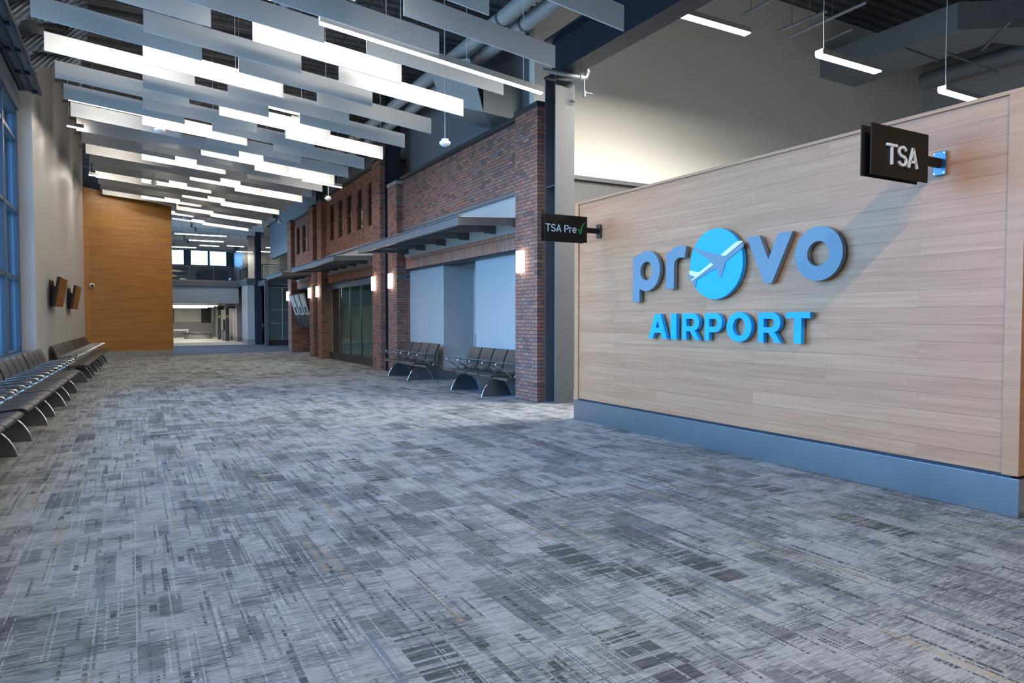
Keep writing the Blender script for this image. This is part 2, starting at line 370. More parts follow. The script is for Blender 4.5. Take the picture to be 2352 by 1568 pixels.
# ---------------------------------------------------------------- roof
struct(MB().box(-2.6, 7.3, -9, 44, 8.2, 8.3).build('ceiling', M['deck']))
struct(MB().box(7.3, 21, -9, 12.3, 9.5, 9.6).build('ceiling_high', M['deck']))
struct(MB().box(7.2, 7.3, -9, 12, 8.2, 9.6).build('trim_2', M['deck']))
struct(MB().box(-2.6, 14, 44, 55.2, 7.1, 7.2).build('ceiling_far', M['slate']))
struct(MB().box(-2.6, 14, 43.9, 44, 7.1, 8.3).build('trim_3', M['slate']))
# ---------------------------------------------------------------- pale maple sign wall
b = MB(); b.box(5.84, 6.10, 2.66, 8.50, .32, 3.20); struct(b.build('wall_right', M['maple']))
b = MB(); b.box(5.82, 6.12, 2.62, 2.735, .315, 3.225); b.box(5.82, 6.12, 8.43, 8.525, .315, 3.225); b.box(5.82, 6.12, 2.735, 8.43, 3.195, 3.225)
struct(b.build('trim_4', M['maple_trim']))
struct(MB().box(5.86, 6.08, 2.68, 8.48, .29, .325).build('trim_5', M['navy']))
struct(MB().box(5.815, 6.13, 2.61, 8.53, 0, .295).build('baseboard_right', M['steel_base'], bevel=.003))
# ---------------------------------------------------------------- brick storefront
PF = 6.40
def pier(n, y0, y1, h, capm='cap'):
    xe = 6.93 if n == 'first' else 7.25
    b = MB(); b.box(PF, xe, y0, y1, 0, h); struct(b.build('wall_pier_%s' % n, M['brick']))
    b = MB(); b.box(PF-.02, xe+.02, y0-.02, y1+.02, h, h+.09); struct(b.build('trim_pier_%s' % n, M[capm]))
pier('first', 10.56, 11.36, 5.30); pier('second', 17.98, 18.72, 5.20, 'stone'); pier('third', 19.40, 20.15, 6.13)
pier('fourth', 26.45, 27.15, 5.98); pier('fifth', 27.80, 28.50, 5.98); pier('sixth', 32.10, 32.85, 5.90)
def facade(n, y0, y1, zt, holes, zb=3.98):
    b = MB(); wall_holes(b, 6.58, 6.8, y0, y1, zb, zt, holes); b.box(6.8, 7.2, y0, y1, 3.9, 4.0)
    struct(b.build('wall_brick_%s' % n, M['brick']))
    struct(MB().box(6.50, 7.22, y0, y1, zt, zt+.09).build('trim_parapet_%s' % n, M['cap']))
    struct(MB().box(6.56, 6.8, y0, y1, zb-.07, zb).build('trim_lintel_%s' % n, M['canopy']))
    struct(MB().box(6.63, 7.2, y0, y1, 3.2, zb-.07).build('trim_fascia_%s' % n, M['gypsum_blue']))
    struct(MB().box(6.66, 7.2, y0, y1, 2.865, 3.2).build('wall_soldier_%s' % n, M['soldier']))
    struct(MB().box(6.68, 7.2, y0, y1, 2.83, 2.866).build('trim_angle_%s' % n, M['cap']))
facade('near', 11.36, 17.98, 5.30, [])
wy2 = [(20.35, 20.8), (21.45, 22.0), (22.62, 23.2), (23.84, 24.42), (25.0, 25.62)]
wy2 = [(20.75, 21.2), (21.75, 22.35), (22.95, 23.55), (24.1, 24.7), (25.25, 25.85)]
wy3 = [(29.15, 29.45), (29.9, 30.55), (31.05, 31.7)]
facade('middle', 20.15, 26.45, 6.10, [(a, c, 4.42, 5.74) for a, c in wy2], 3.92)
facade('far', 28.50, 32.10, 5.92, [(a, c, 4.38, 5.58) for a, c in wy3], 3.86)
kk = 20
for (a, c), z0, z1 in [(q, 4.42, 5.74) for q in wy2]+[(q, 4.38, 5.58) for q in wy3]:
    kk += 1
    wr = thing('window_%d' % kk, 'w', 'window', (6.66, (a+c)/2, z0)); del wr['label']; del wr['category']; struct(wr)
    h = (c-a)/2; H = z1-z0; fb = MB()
    fb.box(-.02, .03, -h, -h+.05, 0, H); fb.box(-.02, .03, h-.05, h, 0, H); fb.box(-.02, .03, -h, h, 0, .05); fb.box(-.02, .03, -h, h, H-.05, H); fb.box(-.02, .03, -h, h, H*.47, H*.47+.05)
    fb.build('window_frame', M['black'], wr); MB().box(.0, .01, -h+.05, h-.05, .05, H-.05).build('window_pane', M['screen'], wr)
struct(MB().box(6.80, 6.84, 20.15, 32.1, 4.0, 6.0).build('trim_6', M['black']))
# near bay: grey infill walls with a recess
b = MB(); b.box(6.78, 7.2, 15.65, 17.98, 0, 2.84); struct(b.build('wall_recess_left', M['gypsum_blue']))
b = MB(); b.box(6.86, 7.2, 11.36, 14.02, 0, 2.84); struct(b.build('wall_recess_right', M['gypsum_blue']))
b = MB(); b.box(7.2, 7.6, 15.65, 15.95, 0, 2.84); b.box(7.6, 7.8, 13.8, 15.95, 0, 2.84); b.box(7.0, 7.6, 13.8, 14.02, 0, 2.84); struct(b.build('wall_recess_back', M['gypsum_blue']))
struct(MB().box(6.9, 7.8, 13.8, 15.95, 2.835, 2.9).build('ceiling_recess', M['gypsum_blue']))
b = MB(); b.box(6.77, 6.785, 15.64, 17.98, 0, .28); b.box(6.77, 7.59, 15.635, 15.65, 0, .28); b.box(6.85, 6.865, 11.36, 14.03, 0, .28); b.box(7.585, 7.6, 14.02, 15.65, 0, .28)
struct(b.build('baseboard_recess', M['steel_base']))
# extinguisher cabinet in recess
t = thing('wall_cabinet', 'white narrow metal cabinet on the recessed wall behind the near bench', 'cabinet', (7.585, 15.28, .55))
MB().box(-.09, 0, -.13, .13, 0, .68).build('body', M['gypsum_blue'], t, bevel=.008)
MB().box(-.10, -.09, -.11, .11, .03, .65).build('door', M['gypsum_blue'], t); MB().box(-.105, -.10, .02, .045, .12, .58).build('slot', M['black'], t)
# middle bay: frameless glass shopfront
t = thing('glass_shopfront', 'frameless glass shopfront with a steel header between brick piers', 'shopfront', (6.78, 23.3, 0))
MB().box(-.06, .06, -3.15, 3.15, 2.64, 2.83).build('header', M['steel_base'], t)
MB().box(-.08, .06, -3.15, 3.15, 0, .25).build('base', M['cap'], t)
ygl = [-3.15, -2.95+.95, -.72, .62, 1.98, 3.15]
for i in range(5):
    p = MB().box(-.006, .006, ygl[i]+.012, ygl[i+1]-.012, .25, 2.64).build('glass_panel', M['shopglass'], t)
    if i < 4: MB().box(-.04, .04, ygl[i+1]-.10, ygl[i+1]-.02, 1.23, 1.27).build('lock', M['chrome'], p)
for i in range(1, 5): MB().box(-.03, .03, ygl[i]-.012, ygl[i]+.012, .25, 2.64).build('joint_strip', M['bulk'], t)
struct(MB().box(9.6, 9.8, 19.4, 27.5, 0, 3.4).build('wall_shop_back', M['shopback']))
b = MB(); b.box(7.25, 9.6, 19.3, 19.4, 0, 3.4); b.box(7.25, 9.6, 27.2, 27.3, 0, 3.4); struct(b.build('wall_shop_side', M['shopback']))
struct(MB().box(6.84, 9.8, 19.3, 27.3, 3.0, 3.1).build('ceiling_shop', M['shopback']))
# far bay: counter, pale infill and three tall posters
struct(MB().box(7.3, 7.5, 28.0, 32.6, 0, 3.2).build('wall_far_bay', M['gypsum_blue']))
pn = ['nearest', 'middle', 'farthest']
for i in range(3):
    y0 = 28.75+.98*i
    t = thing('hanging_poster', '%s of three tall framed posters leaning out in the far brick bay' % pn[i], 'poster', (6.62, y0+.45, 1.18), group='tall posters in the far bay')
    MB().hexa([(0, -.45, 0), (.05, -.45, 0), (.05, .45, 0), (0, .45, 0), (-.42, -.45, 1.40), (-.37, -.45, 1.40), (-.37, .45, 1.40), (-.42, .45, 1.40)]).build('frame', M['black'], t)
    MB().hexa([(-.008, -.40, .04), (0, -.40, .04), (0, .40, .04), (-.008, .40, .04), (-.415, -.40, 1.36), (-.407, -.40, 1.36), (-.407, .40, 1.36), (-.415, .40, 1.36)]).build('sheet', M['poster'], t)
    MB().hexa([(-.19, -.17, .58), (-.17, -.17, .58), (-.17, .13, .58), (-.19, .13, .58), (-.278, -.17, .85), (-.258, -.17, .85), (-.258, .13, .85), (-.278, .13, .85)]).build('emblem', M['pdark'], t)
    MB().box(-.16, .68, -.03, .03, .68, .74).build('bracket', M['black'], t)
# ---------------------------------------------------------------- steel columns and beam
def wcol(x0, x1, y0, y1, z1, mat, label, stiff=()):
    t = thing('steel_column', label, 'column', ((x0+x1)/2, (y0+y1)/2, 0))
    hx, hy = (x1-x0)/2, (y1-y0)/2; f = .022
    b = MB(); b.box(-hx, hx, -hy, -hy+f, 0, z1); b.box(-hx, hx, hy-f, hy, 0, z1); b.build('flange', mat, t)
    MB().box(-.012, .012, -hy+f, hy-f, 0, z1).build('web', mat, t)
    for s in stiff:
        MB().box(-hx+.01, hx-.01, -hy+f, hy-f, s, s+.02).build('stiffener', mat, t)
    return t
wcol(6.55, 6.95, 10.2, 10.545, 5.78, M['colsteel'], 'tall grey steel column beside the near brick pier and the maple wall', (3.20, 3.85))
wcol(6.50, 6.85, 18.86, 19.25, 8.1, M['navy'], 'dark steel column between the second and third brick piers')
wcol(6.50, 6.85, 27.28, 27.66, 8.1, M['navy'], 'dark steel column between the fourth and fifth brick piers')
wcol(6.55, 6.88, 43.1, 43.45, 6.9, M['navy'], 'tall dark steel column in front of the far balcony')
b = MB(); b.box(6.56, 6.94, -9, 10.6, 5.80, 5.84); b.box(6.56, 6.94, -9, 10.6, 6.46, 6.50); b.box(6.735, 6.765, -9, 10.6, 5.84, 6.46)
tag(b.build('steel_beam', M['navy']), 'dark navy steel roof beam over the grey steel column', 'beam')
# fire pipe with elbow and drain valve near the column head
t = thing('sprinkler_pipe', 'grey sprinkler pipe with hanging valve at the head of the steel column', 'pipe', (6.9, 10.0, 5.3))
MB().tube([(-.75, .0, .42), (-.62, .0, .42), (.08, .0, .42), (.16, 0, .45), (.18, 0, .52), (.18, 0, .60)], .038).tube([(.02, 0, .42), (.09, 0, .42)], .052).tube([(.18, 0, .52), (.18, 0, .56)], .052).build('pipe', M['pipe'], t)
MB().tube([(.12, 0, .42), (.12, 0, .12)], .014).tube([(.12, 0, .2), (.12, 0, .1)], .026).tube([(.12, 0, .18), (.28, -.02, .17)], .012).build('valve', M['pipe'], t)
# ---------------------------------------------------------------- canopies
def canopy(y0, y1, rafters, label):
    t = thing('entrance_canopy', label, 'canopy', (6.63, (y0+y1)/2, 3.2), group=None); c = (y0+y1)/2
    X0, X1 = 5.25-6.63, -.002
    zl, zr = .03, .10
    MB().box(X0, X0+.05, y0-c, y1-c, zl, zl+.15).box(X0-.02, X0+.08, y0-c, y1-c, zl+.15, zl+.165).box(X0, X0+.07, y0-c, y1-c, zl-.008, zl).build('front_beam', M['canopy'], t)
    for i, yr in enumerate([y0+.03]+rafters+[y1-.03]):
        yy = yr-c
        p = MB().hexa([(X0+.05, yy-.02, zl), (X1, yy-.02, zr), (X1, yy+.02, zr), (X0+.05, yy+.02, zl), (X0+.05, yy-.02, zl+.14), (X1, yy-.02, zr+.14), (X1, yy+.02, zr+.14), (X0+.05, yy+.02, zl+.14)]).build('rafter', M['canopy'], t)
        MB().box(-.26, X1, yy-.032, yy-.02, .06, .20).tube([(-.2, yy-.045, .14), (-.2, yy-.03, .14)], .014).tube([(-.1, yy-.045, .11), (-.1, yy-.03, .11)], .014).build('bolt_plate', M['colsteel'], p)
    MB().hexa([(X0+.05, y0-c, zl+.142), (X1, y0-c, zr+.142), (X1, y1-c, zr+.142), (X0+.05, y1-c, zl+.142), (X0+.05, y0-c, zl+.155), (X1, y0-c, zr+.155), (X1, y1-c, zr+.155), (X0+.05, y1-c, zl+.155)]).build('roof_panel', M['frost'], t)
    return t
canopy(11.45, 17.75, [12.62, 13.9, 15.2, 16.5], 'steel canopy over the near bay with its two benches')
canopy(20.2, 26.25, [21.4, 22.6, 23.8, 25.0], 'steel canopy over the glass shopfront')
canopy(28.1, 31.6, [29.2, 30.4], 'steel canopy over the far bay with the posters')
# ---------------------------------------------------------------- sconces
sn = ['on the near brick pier beside the steel column', 'on the second brick pier, right of the column gap', 'on the third brick pier beside the shopfront', 'on the fourth brick pier left of the shopfront', 'on the fifth brick pier beside the posters', 'on the farthest brick pier']
for i, (yc, hw) in enumerate([(11.07, .10), (18.36, .10), (19.88, .10), (26.9, .11), (28.22, .11), (32.6, .11)]):
    t = thing('wall_sconce', 'lit rectangular wall sconce ' + sn[i], 'wall light', (PF, yc, 2.36), group='sconces on the brick piers')
    MB().box(-.02, 0, -hw+.02, hw-.02, .02, .39).build('back_plate', M['housing'], t)
    MB().box(-.10, -.02, -hw, hw, 0, .41).build('diffuser', M['sconce'], t, bevel=.012)
# ---------------------------------------------------------------- ceiling baffles and linear lamps
BZ = lambda X, Y: 5.46-.0802*(X+1.085)+.04*(Y-11)
SL = .07
DX = lambda Y: .012*(Y-11)
def rowY(base, X): return base+SL*(X+1.08)
def slat(x0, x1, base, zo, h, th, name, mat, parent=None):
    dx = DX(base); p = []
    for zz in (zo, zo+h):
        for X, s in ((x0, -1), (x1, -1), (x1, 1), (x0, 1)):
            yy = rowY(base, X)+s*th/2; p.append((X+dx, yy, BZ(X+dx, yy)+zz))
    return MB().hexa(p)
ordn = ['first', 'second', 'third', 'fourth', 'fifth', 'sixth', 'seventh', 'eighth', 'ninth', 'tenth', 'eleventh', 'twelfth', 'thirteenth', 'fourteenth', 'fifteenth', 'sixteenth', 'seventeenth', 'eighteenth', 'nineteenth', 'twentieth', 'twenty-first', 'twenty-second', 'twenty-third', 'twenty-fourth']
cols = {'A': (-1.08, .98, 11.0, 'leftmost'), 'B': (.22, 2.30, 10.38, 'centre-left'), 'C': (1.50, 3.64, 9.60, 'centre-right'), 'D': (2.86, 5.03, 8.83, 'rightmost')}
LIT = {'A': (1, 4, 7, 10, 13), 'B': (-2, 1, 4, 7, 10, 13, 16, 19), 'C': (0, 3, 6, 9, 12, 15, 18), 'D': (1, 4, 7, 10, 13, 16, 19)}
PITCHB = 1.475
def tube_lamp(x0, x1, base, zo, label, power=1.0, side=True):
    dx = DX(base); X0, X1 = x0+dx, x1+dx; y0, y1 = rowY(base, x0), rowY(base, x1)
    z0, z1 = BZ(X0, y0)+zo, BZ(X1, y1)+zo
    c = Vector(((X0+X1)/2, (y0+y1)/2, (z0+z1)/2)); v = Vector((X1-X0, y1-y0, z1-z0))/2; n = Vector((v.y, -v.x, 0)).normalized()
    t = thing('linear_lamp', label, 'ceiling light', c, group='linear lamps among the ceiling baffles')
    def bar(a, hw, zb, zt): return MB().hexa([tuple(q) for q in [(-v*a-n*-hw+Vector((0, 0, zb))), (v*a+n*hw+Vector((0, 0, zb))), (v*a-n*hw+Vector((0, 0, zb))), (-v*a-n*hw+Vector((0, 0, zb))), (-v*a+n*hw+Vector((0, 0, zt))), (v*a+n*hw+Vector((0, 0, zt))), (v*a-n*hw+Vector((0, 0, zt))), (-v*a-n*hw+Vector((0, 0, zt)))]])
    bar(1, .035, .018, .10).build('housing', M['housing'], t)
    bar(.995, .033, 0, .018).build('diffuser', M['lamp'], t)
    cb = MB()
    for s in (-.8, .8): cb.tube([tuple(v*s+Vector((0, 0, .1))), tuple(v*s+Vector((0, 0, 8.19-c.z-v.z*s)))], .004, 5)
    cb.build('cable', M['white'], t)
    ld = bpy.data.lights.new('lamp_light', 'AREA'); ld.shape = 'RECTANGLE'; ld.size = v.length*2*.98; ld.size_y = .06
    ld.color = WARM; ld.energy = 26*v.length*2*power*LAMP
    lo = bpy.data.objects.new('lamp_light', ld); COL.objects.link(lo); lo.parent = t; lo.location = (0, 0, -.006)
    ex = v.normalized(); ez = ex.cross(n).normalized()
    if ez.z < 0: ez = -ez
    ey = ez.cross(ex)
    lo.rotation_euler = Matrix((ex, ey, ez)).transposed().to_euler()
    if side:   # added fill light with no lens of its own, brightens the baffle beyond
        l2 = bpy.data.lights.new('baffle_fill_light', 'AREA'); l2.shape = 'RECTANGLE'; l2.size = v.length*2*.98; l2.size_y = .08
        l2.color = WARM; l2.energy = 12*v.length*2*LAMP
        q = bpy.data.objects.new('baffle_fill_light', l2); COL.objects.link(q); q.parent = t; q.location = -n*.04+Vector((0, 0, .02))
        zz = n; yy = zz.cross(ex); q.rotation_euler = Matrix((ex, yy, zz)).transposed().to_euler()
for key, (x0, x1, y0, cn) in cols.items():
    idx = 0
    for k in range(-5, 20):
        base = y0+PITCHB*k
        if base < 3.4 or base > 37.6: continue
        if key == 'A' and base > 30.3 or key == 'B' and 30.7 < base < 32.2: continue
        o = slat(x0, x1, base, 0, .285, .022, 'ceiling_baffle', M['baffle'])
        dx = DX(base)
        o = o.build('ceiling_baffle', M['baffle'])
        tag(o, '%s ceiling baffle from the front in the %s column of baffles' % (ordn[idx], cn), 'ceiling baffle', 'hanging ceiling baffles')
        idx += 1
        if key == 'D': kk2 = k-0
        if k in LIT[key]:
            tube_lamp(x0+(.02 if (key, k) != ('D', 1) else .42), x1-.02, base-{'A': .80, 'B': .60, 'C': .62, 'D': .55}[key], {('A', 1): .40, ('C', 0): .37, ('D', 1): .39, ('B', 1): .34}.get((key, k), {'A': .14, 'B': .24, 'C': .20, 'D': .26}[key]), 'lit linear lamp in front of the %s baffle of the %s column' % (ordn[idx-1], cn))
tube_lamp(2.09, 5.40, 8.27, -.03, 'longest lit linear lamp, nearest on the right among the baffles', 1.0, False)
tube_lamp(4.2, 5.35, 19.55, .03, 'short lit linear lamp end showing past the right baffle ends, over the glass shopfront', .6)
tube_lamp(-1.25, -.85, 25.5, .0, 'short lit linear lamp at the far left beside the grey wall', 3.0)
tube_lamp(-1.25, -.93, 18.2, .02, 'lit linear lamp at the left beside the grey wall, halfway down the hall', 3.0)
tube_lamp(-1.6, .6, 8.0, .25, 'lit linear lamp at the top left corner over the windows', 1.0)
for i, (a, c, yb_, pw) in enumerate([(2.4, 4.4, .2, 10.0), (-.6, 1.4, .2, .7), (2.6, 4.8, -4.2, 2.0), (-1, 1.2, -4.2, 1.0)]):
    tube_lamp(a, c, yb_, .3, 'lit linear lamp over the near end of the hall, number %s' % ['one', 'two', 'three', 'four'][i], pw, False)
# ---------------------------------------------------------------- roof joists, round ducts, conduits
for i in range(16):
    y = 4.2+1.9*i
    b = MB(); b.box(-2.4, 7.2, y-.05, y+.05, 8.12, 8.19); b.box(-2.4, 7.2, y-.04, y+.04, 7.62, 7.67)
    for q in range(16):
        xa = -2.4+.6*q; b.tube([(xa, y, 7.66), (xa+.3, y, 8.13)], .018, 5); b.tube([(xa+.3, y, 8.13), (xa+.6, y, 7.66)], .018, 5)
    tag(b.build('roof_joist', M['colsteel']), 'open-web steel joist, %s from the front under the dark roof deck' % ordn[i], 'joist', 'open-web roof joists')
for x, r, nm in [(5.95, .14, 'left'), (6.42, .14, 'right')]:
    t = thing('round_duct', '%s of two long round grey ducts above the baffles at the right' % nm, 'duct', (x, 18, 6.92), group='long round ducts')
    MB().tube([(0, -14, 0), (0, 14, 0)], r, 18).build('duct', M['pipe'], t)
    bb = MB()
    for q in range(9): bb.tube([(0, -13+3*q, 0), (0, -12.94+3*q, 0)], r+.012, 18).tube([(0, -12.97+3*q, r), (0, -12.97+3*q, .8)], .01, 5)
    bb.build('hanger_band', M['colsteel'], t)
for i, x in enumerate([1.25, 2.6]):
    tag(MB().tube([(x, 3, 7.35), (x, 30, 7.35)], .075, 12).build('round_pipe', M['pipe']), '%s of two thin grey pipes running the length of the hall roof' % ['left', 'right'][i], 'pipe', 'thin roof pipes')
# rectangular trunk with offset fitting above the near brick parapet
b = MB(); b.hexa([(5.55, 12.9, 5.85), (6.2, 12.3, 5.62), (6.95, 13.3, 5.62), (6.3, 13.9, 5.85), (5.25, 12.9, 6.62), (5.9, 12.3, 6.62), (6.65, 13.3, 6.62), (6.0, 13.9, 6.62)])
b.hexa([(6.2, 12.3, 5.62), (7.19, 12.5, 5.62), (7.19, 13.4, 5.62), (6.95, 13.3, 5.62), (6.2, 12.3, 6.3), (7.19, 12.5, 6.3), (7.19, 13.4, 6.3), (6.95, 13.3, 6.3)])
b.v = [(p[0], p[1], p[2]-.0) for p in b.v]
tag(b.build('sheet_metal_duct', M['duct']), 'slate sheet-metal duct fitting above the near brick parapet', 'duct')
# slot diffuser run and flexible ducts above the windows
t = thing('slot_diffuser', 'long dark slot diffuser along the top of the windows', 'air diffuser', (-1.66, 12.0, 6.02))
MB().box(-.16, .16, -5, 4.9, .06, .14).build('plenum', M['duct'], t)
b = MB()
for xx in (-.16, -.02, .12): b.box(xx, xx+.04, -5, 4.9, 0, .06)
for q in range(9): b.box(-.16, .16, -5+1.22*q, -4.94+1.22*q, -.005, .06)
b.build('frame', M['alum'], t)
tag(MB().box(-1.85, -1.5, 6, 16.6, 6.75, 7.3).build('supply_duct', M['duct']), 'rectangular slate supply duct above the slot diffuser', 'duct')
for i, y in enumerate([12.2, 13.9, 15.4, 16.4]):
    p = [(-1.66, y, 6.32), (-1.60, y, 6.50), (-1.42, y, 6.60), (-1.2, y, 6.58), (-1.0, y+.05, 6.62), (-.85, y+.1, 6.85), (-.8, y+.1, 7.3), (-.8, y+.1, 8.2)]
    tag(MB().tube(p, .14, 14).build('flexible_duct', M['flex']), '%s flexible ribbed duct from the front above the windows' % ordn[i], 'duct', 'flexible ducts over the windows')
# motion/smoke sensors on drop rods
for (px, py, ax, v, zt, lab) in [(1022, 330, 1, 11.2, 8.1, 'in front of the near brick wall'), (754, 457, 1, 19.6, 8.1, 'beside the middle brick wall'), (367, 300, 1, 16.0, 8.1, 'under the left baffles, the nearer'), (354, 420, 1, 23.5, 8.1, 'under the left baffles, the farther'), (643, 510, 1, 31.0, 8.1, 'past the last baffle ends at the right'), (425, 502, 1, 34.5, 7.5, 'hanging past the end wall')]:
    c = at(px, py, ax, v)
    t = thing('ceiling_sensor', 'small white sensor on a drop rod ' + lab, 'sensor', c, group='white sensors on rods')
    MB().tube([(0, 0, .06), (0, 0, zt-c.z)], .012, 6).build('rod', M['pipe'], t)
    MB().tube([(0, 0, -.05), (0, 0, -.03), (0, 0, .0), (0, 0, .03), (0, 0, .035), (0, 0, .08)], [.02, .07, .10, .10, .065, .065], 16).build('body', M['white'], t)
# ---------------------------------------------------------------- high room behind the maple wall
def room_lamp(p0, ln, label, cabz):
    c = Vector(p0)+Vector((ln/2, 0, 0))
    t = thing('pendant_lamp', label, 'ceiling light', c, group='pendant lamps in the high room')
    MB().box(-ln/2, ln/2, -.07, .07, .02, .10).build('housing', M['housing'], t)
    MB().box(-ln/2+.01, ln/2-.01, -.065, .065, 0, .02).build('diffuser', M['lamp'], t)
    MB().tube([(-ln/2+.12, 0, .1), (-ln/2+.1, 0, .6), (-ln/2+.14, 0, cabz-c.z)], .006, 6).build('cable', M['white'], t)
    ld = bpy.data.lights.new('lamp_light', 'AREA'); ld.shape = 'RECTANGLE'; ld.size = ln; ld.size_y = .12; ld.color = (1, .95, .86); ld.energy = 1150*LAMP
    lo = bpy.data.objects.new('lamp_light', ld); COL.objects.link(lo); lo.parent = t; lo.location = (0, 0, -.006)
room_lamp(at(1566, 37, 1, 8.4), 1.5, 'lit pendant lamp nearest the navy beam in the high room', 9.4)
room_lamp(at(1881, 129, 1, 7.1), 1.5, 'lit pendant lamp in front of the big duct end', 9.4)
room_lamp(at(2163, 211, 1, 6.6), 1.5, 'lit pendant lamp partly behind the top of the maple wall', 9.4)
# big rectangular duct
zr = lambda x, y: (1700+x*.2772, y*.2772)
b = MB(); Xa, Xb = 15.97, 17.4
P = at(*zr(1480, 350), 0, Xa).y; Q = at(*zr(1800, 232), 0, Xa).y
b.box(Xa, Xb, Q, 11.995, 7.85, 8.45)
b.hexa([(Xa, Q, 7.85), (Xa+2.2, Q-1.6, 7.85), (Xb+2.0, Q-.6, 7.85), (Xb, Q, 7.85), (Xa, Q, 8.45), (Xa+2.2, Q-1.6, 8.45), (Xb+2.0, Q-.6, 8.45), (Xb, Q, 8.45)])
tag(b.build('main_duct', M['duct']), 'large slate rectangular duct under the corrugated roof', 'duct')
c = at(2120, 187, 1, 11.6)
tag(MB().tube([tuple(c), (c.x, 3, c.z)], .23, 18).build('spiral_duct', M['duct']), 'dark round duct beside the large rectangular duct', 'duct')
def strut(p, q, lab, r=.03, rod=True):
    a, c = Vector(p), Vector(q); sb = MB().tube([tuple(a), tuple(c)], r, 4, smooth=False)
    if rod: sb.tube([tuple(a.lerp(c, .3)), (a.lerp(c, .3).x, a.lerp(c, .3).y, 9.5)], .008, 5)
    tag(sb.build('strut_bar', M['duct']), lab, 'strut', 'strut bars in the high room')
for i, (a, c, z) in enumerate([((1604, 22), (1650, -6), 7.6), ((1702, 36), (1780, -4), 8.0), ((1786, 73), (1900, 25), 7.6), ((1810, 86), (1990, 5), 7.4), ((1892, 95), (1958, 66), 8.0)]):
    strut(at(*a, 2, z), at(*c, 2, z), '%s strut bar from the left against the cream wall' % ordn[i], .035)
for i, (a, c, z) in enumerate([((2070, 110), (2152, 140), 7.82), ((2177, 124), (2291, 164), 7.82), ((2255, 117), (2322, 50), 7.82)]):
    strut(at(*a, 2, z), at(*c, 2, z), '%s strut bar from the left under the large duct' % ordn[i], .03, False)
for i, y in enumerate([5.0, 8.6]):
    b = MB(); b.box(7.3, 20.6, y-.06, y+.06, 9.4, 9.48); b.box(7.3, 20.6, y-.05, y+.05, 8.75, 8.82)
    for q in range(14):
        xa = 7.3+.95*q; b.tube([(xa, y, 8.8), (xa+.47, y, 9.42)], .022, 5); b.tube([(xa+.47, y, 9.42), (xa+.95, y, 8.8)], .022, 5)
    tag(b.build('roof_joist', M['navy']), 'steel joist under the corrugated roof of the high room, %s' % ['nearer', 'farther'][i], 'joist', 'joists in the high room')
# ---------------------------------------------------------------- raised letters and emblem on the maple wall
XS = 5.82
def flat_shape(name, outer, holes, x0, x1, mat, parent=None):
    cu = bpy.data.curves.new(name, 'CURVE'); cu.dimensions = '2D'; cu.fill_mode = 'BOTH'; cu.extrude = (x1-x0)/2
    for L in [outer]+holes:
        sp = cu.splines.new('POLY'); sp.points.add(len(L)-1); sp.use_cyclic_u = True
        for i, (u, v) in enumerate(L): sp.points[i].co = (u, v, 0, 1)
    tmp = bpy.data.objects.new('tmp', cu); COL.objects.link(tmp)
    bpy.context.view_layer.update()
    me = bpy.data.meshes.new_from_object(tmp.evaluated_get(bpy.context.evaluated_depsgraph_get()))
    bpy.data.objects.remove(tmp)
    me.name = name
    xm = (x0+x1)/2
    cu_ = sum(p[0] for p in outer)/len(outer); cv_ = min(p[1] for p in outer)
    org = Vector((xm, -cu_, cv_)) if parent is None else Vector((0, 0, 0))
    for v in me.vertices:
        u, w_, d_ = v.co; p = Vector((xm-d_, -u, w_)); v.co = p-org
    me.materials.clear(); me.materials.append(mat)
    for p in me.polygons: p.use_smooth = False
    o = bpy.data.objects.new(name, me); COL.objects.link(o)
    if parent is None: o.location = org
    else: o.parent = parent
    return o
def arc(cx, cy, r, a0, a1, n=28): return [(cx+r*math.cos(math.radians(a0+(a1-a0)*i/n)), cy+r*math.sin(math.radians(a0+(a1-a0)*i/n))) for i in range(n+1)]
def circ(cx, cy, r, n=56): return arc(cx, cy, r, 0, 360*(n-1)/n, n-1)
g1 = 'raised blue-grey letters of the top word'; g2 = 'raised bright blue letters of the bottom word'
X0, X1 = XS-.065, XS-.012
def letter(outer, holes, mat, lab, grp): return tag(flat_shape('raised_letter', outer, holes, X0, X1, mat), lab, 'letter', grp)
pout = [(-7.08, 1.722), (-6.948, 1.722), (-6.948, 1.886), (-6.91, 1.880)]+arc(-6.815, 2.115, .256, -112, 128, 44)+[(-6.985, 2.335), (-7.02, 2.312), (-7.05, 2.305), (-7.082, 2.305)]
letter(pout, [circ(-6.815, 2.115, .118)], M['greyletter'], 'blue-grey raised letter p, first of the top word', g1)
rout = [(-6.444, 1.872), (-6.308, 1.869), (-6.306, 2.15), (-6.295, 2.195), (-6.265, 2.225), (-6.225, 2.238), (-6.18, 2.237), (-6.130, 2.226), (-6.10, 2.36), (-6.155, 2.378), (-6.22, 2.381), (-6.28, 2.374), (-6.325, 2.358), (-6.36, 2.332), (-6.392, 2.312), (-6.42, 2.308), (-6.445, 2.312)]
letter(rout, [], M['greyletter'], 'blue-grey raised letter r left of the blue disc', g1)
letter([(-5.19, 2.375), (-5.022, 2.375), (-4.905, 2.12), (-4.778, 2.376), (-4.61, 2.376), (-4.857, 1.873), (-4.952, 1.873)], [], M['greyletter'], 'blue-grey raised letter v right of the blue disc', g1)
letter(circ(-4.318, 2.128, .26), [circ(-4.32, 2.128, .119)], M['greyletter'], 'blue-grey raised letter o, last of the top word', g1)
zb, zt = 1.260, 1.570
B = M['blue']
letter([(-6.769, zb), (-6.643, zt), (-6.546, zt), (-6.425, zb), (-6.506, zb), (-6.535, 1.332), (-6.652, 1.332), (-6.689, zb)], [[(-6.595, 1.487), (-6.565, 1.395), (-6.628, 1.395)]], B, 'bright blue raised letter A, first of the bottom word', g2)
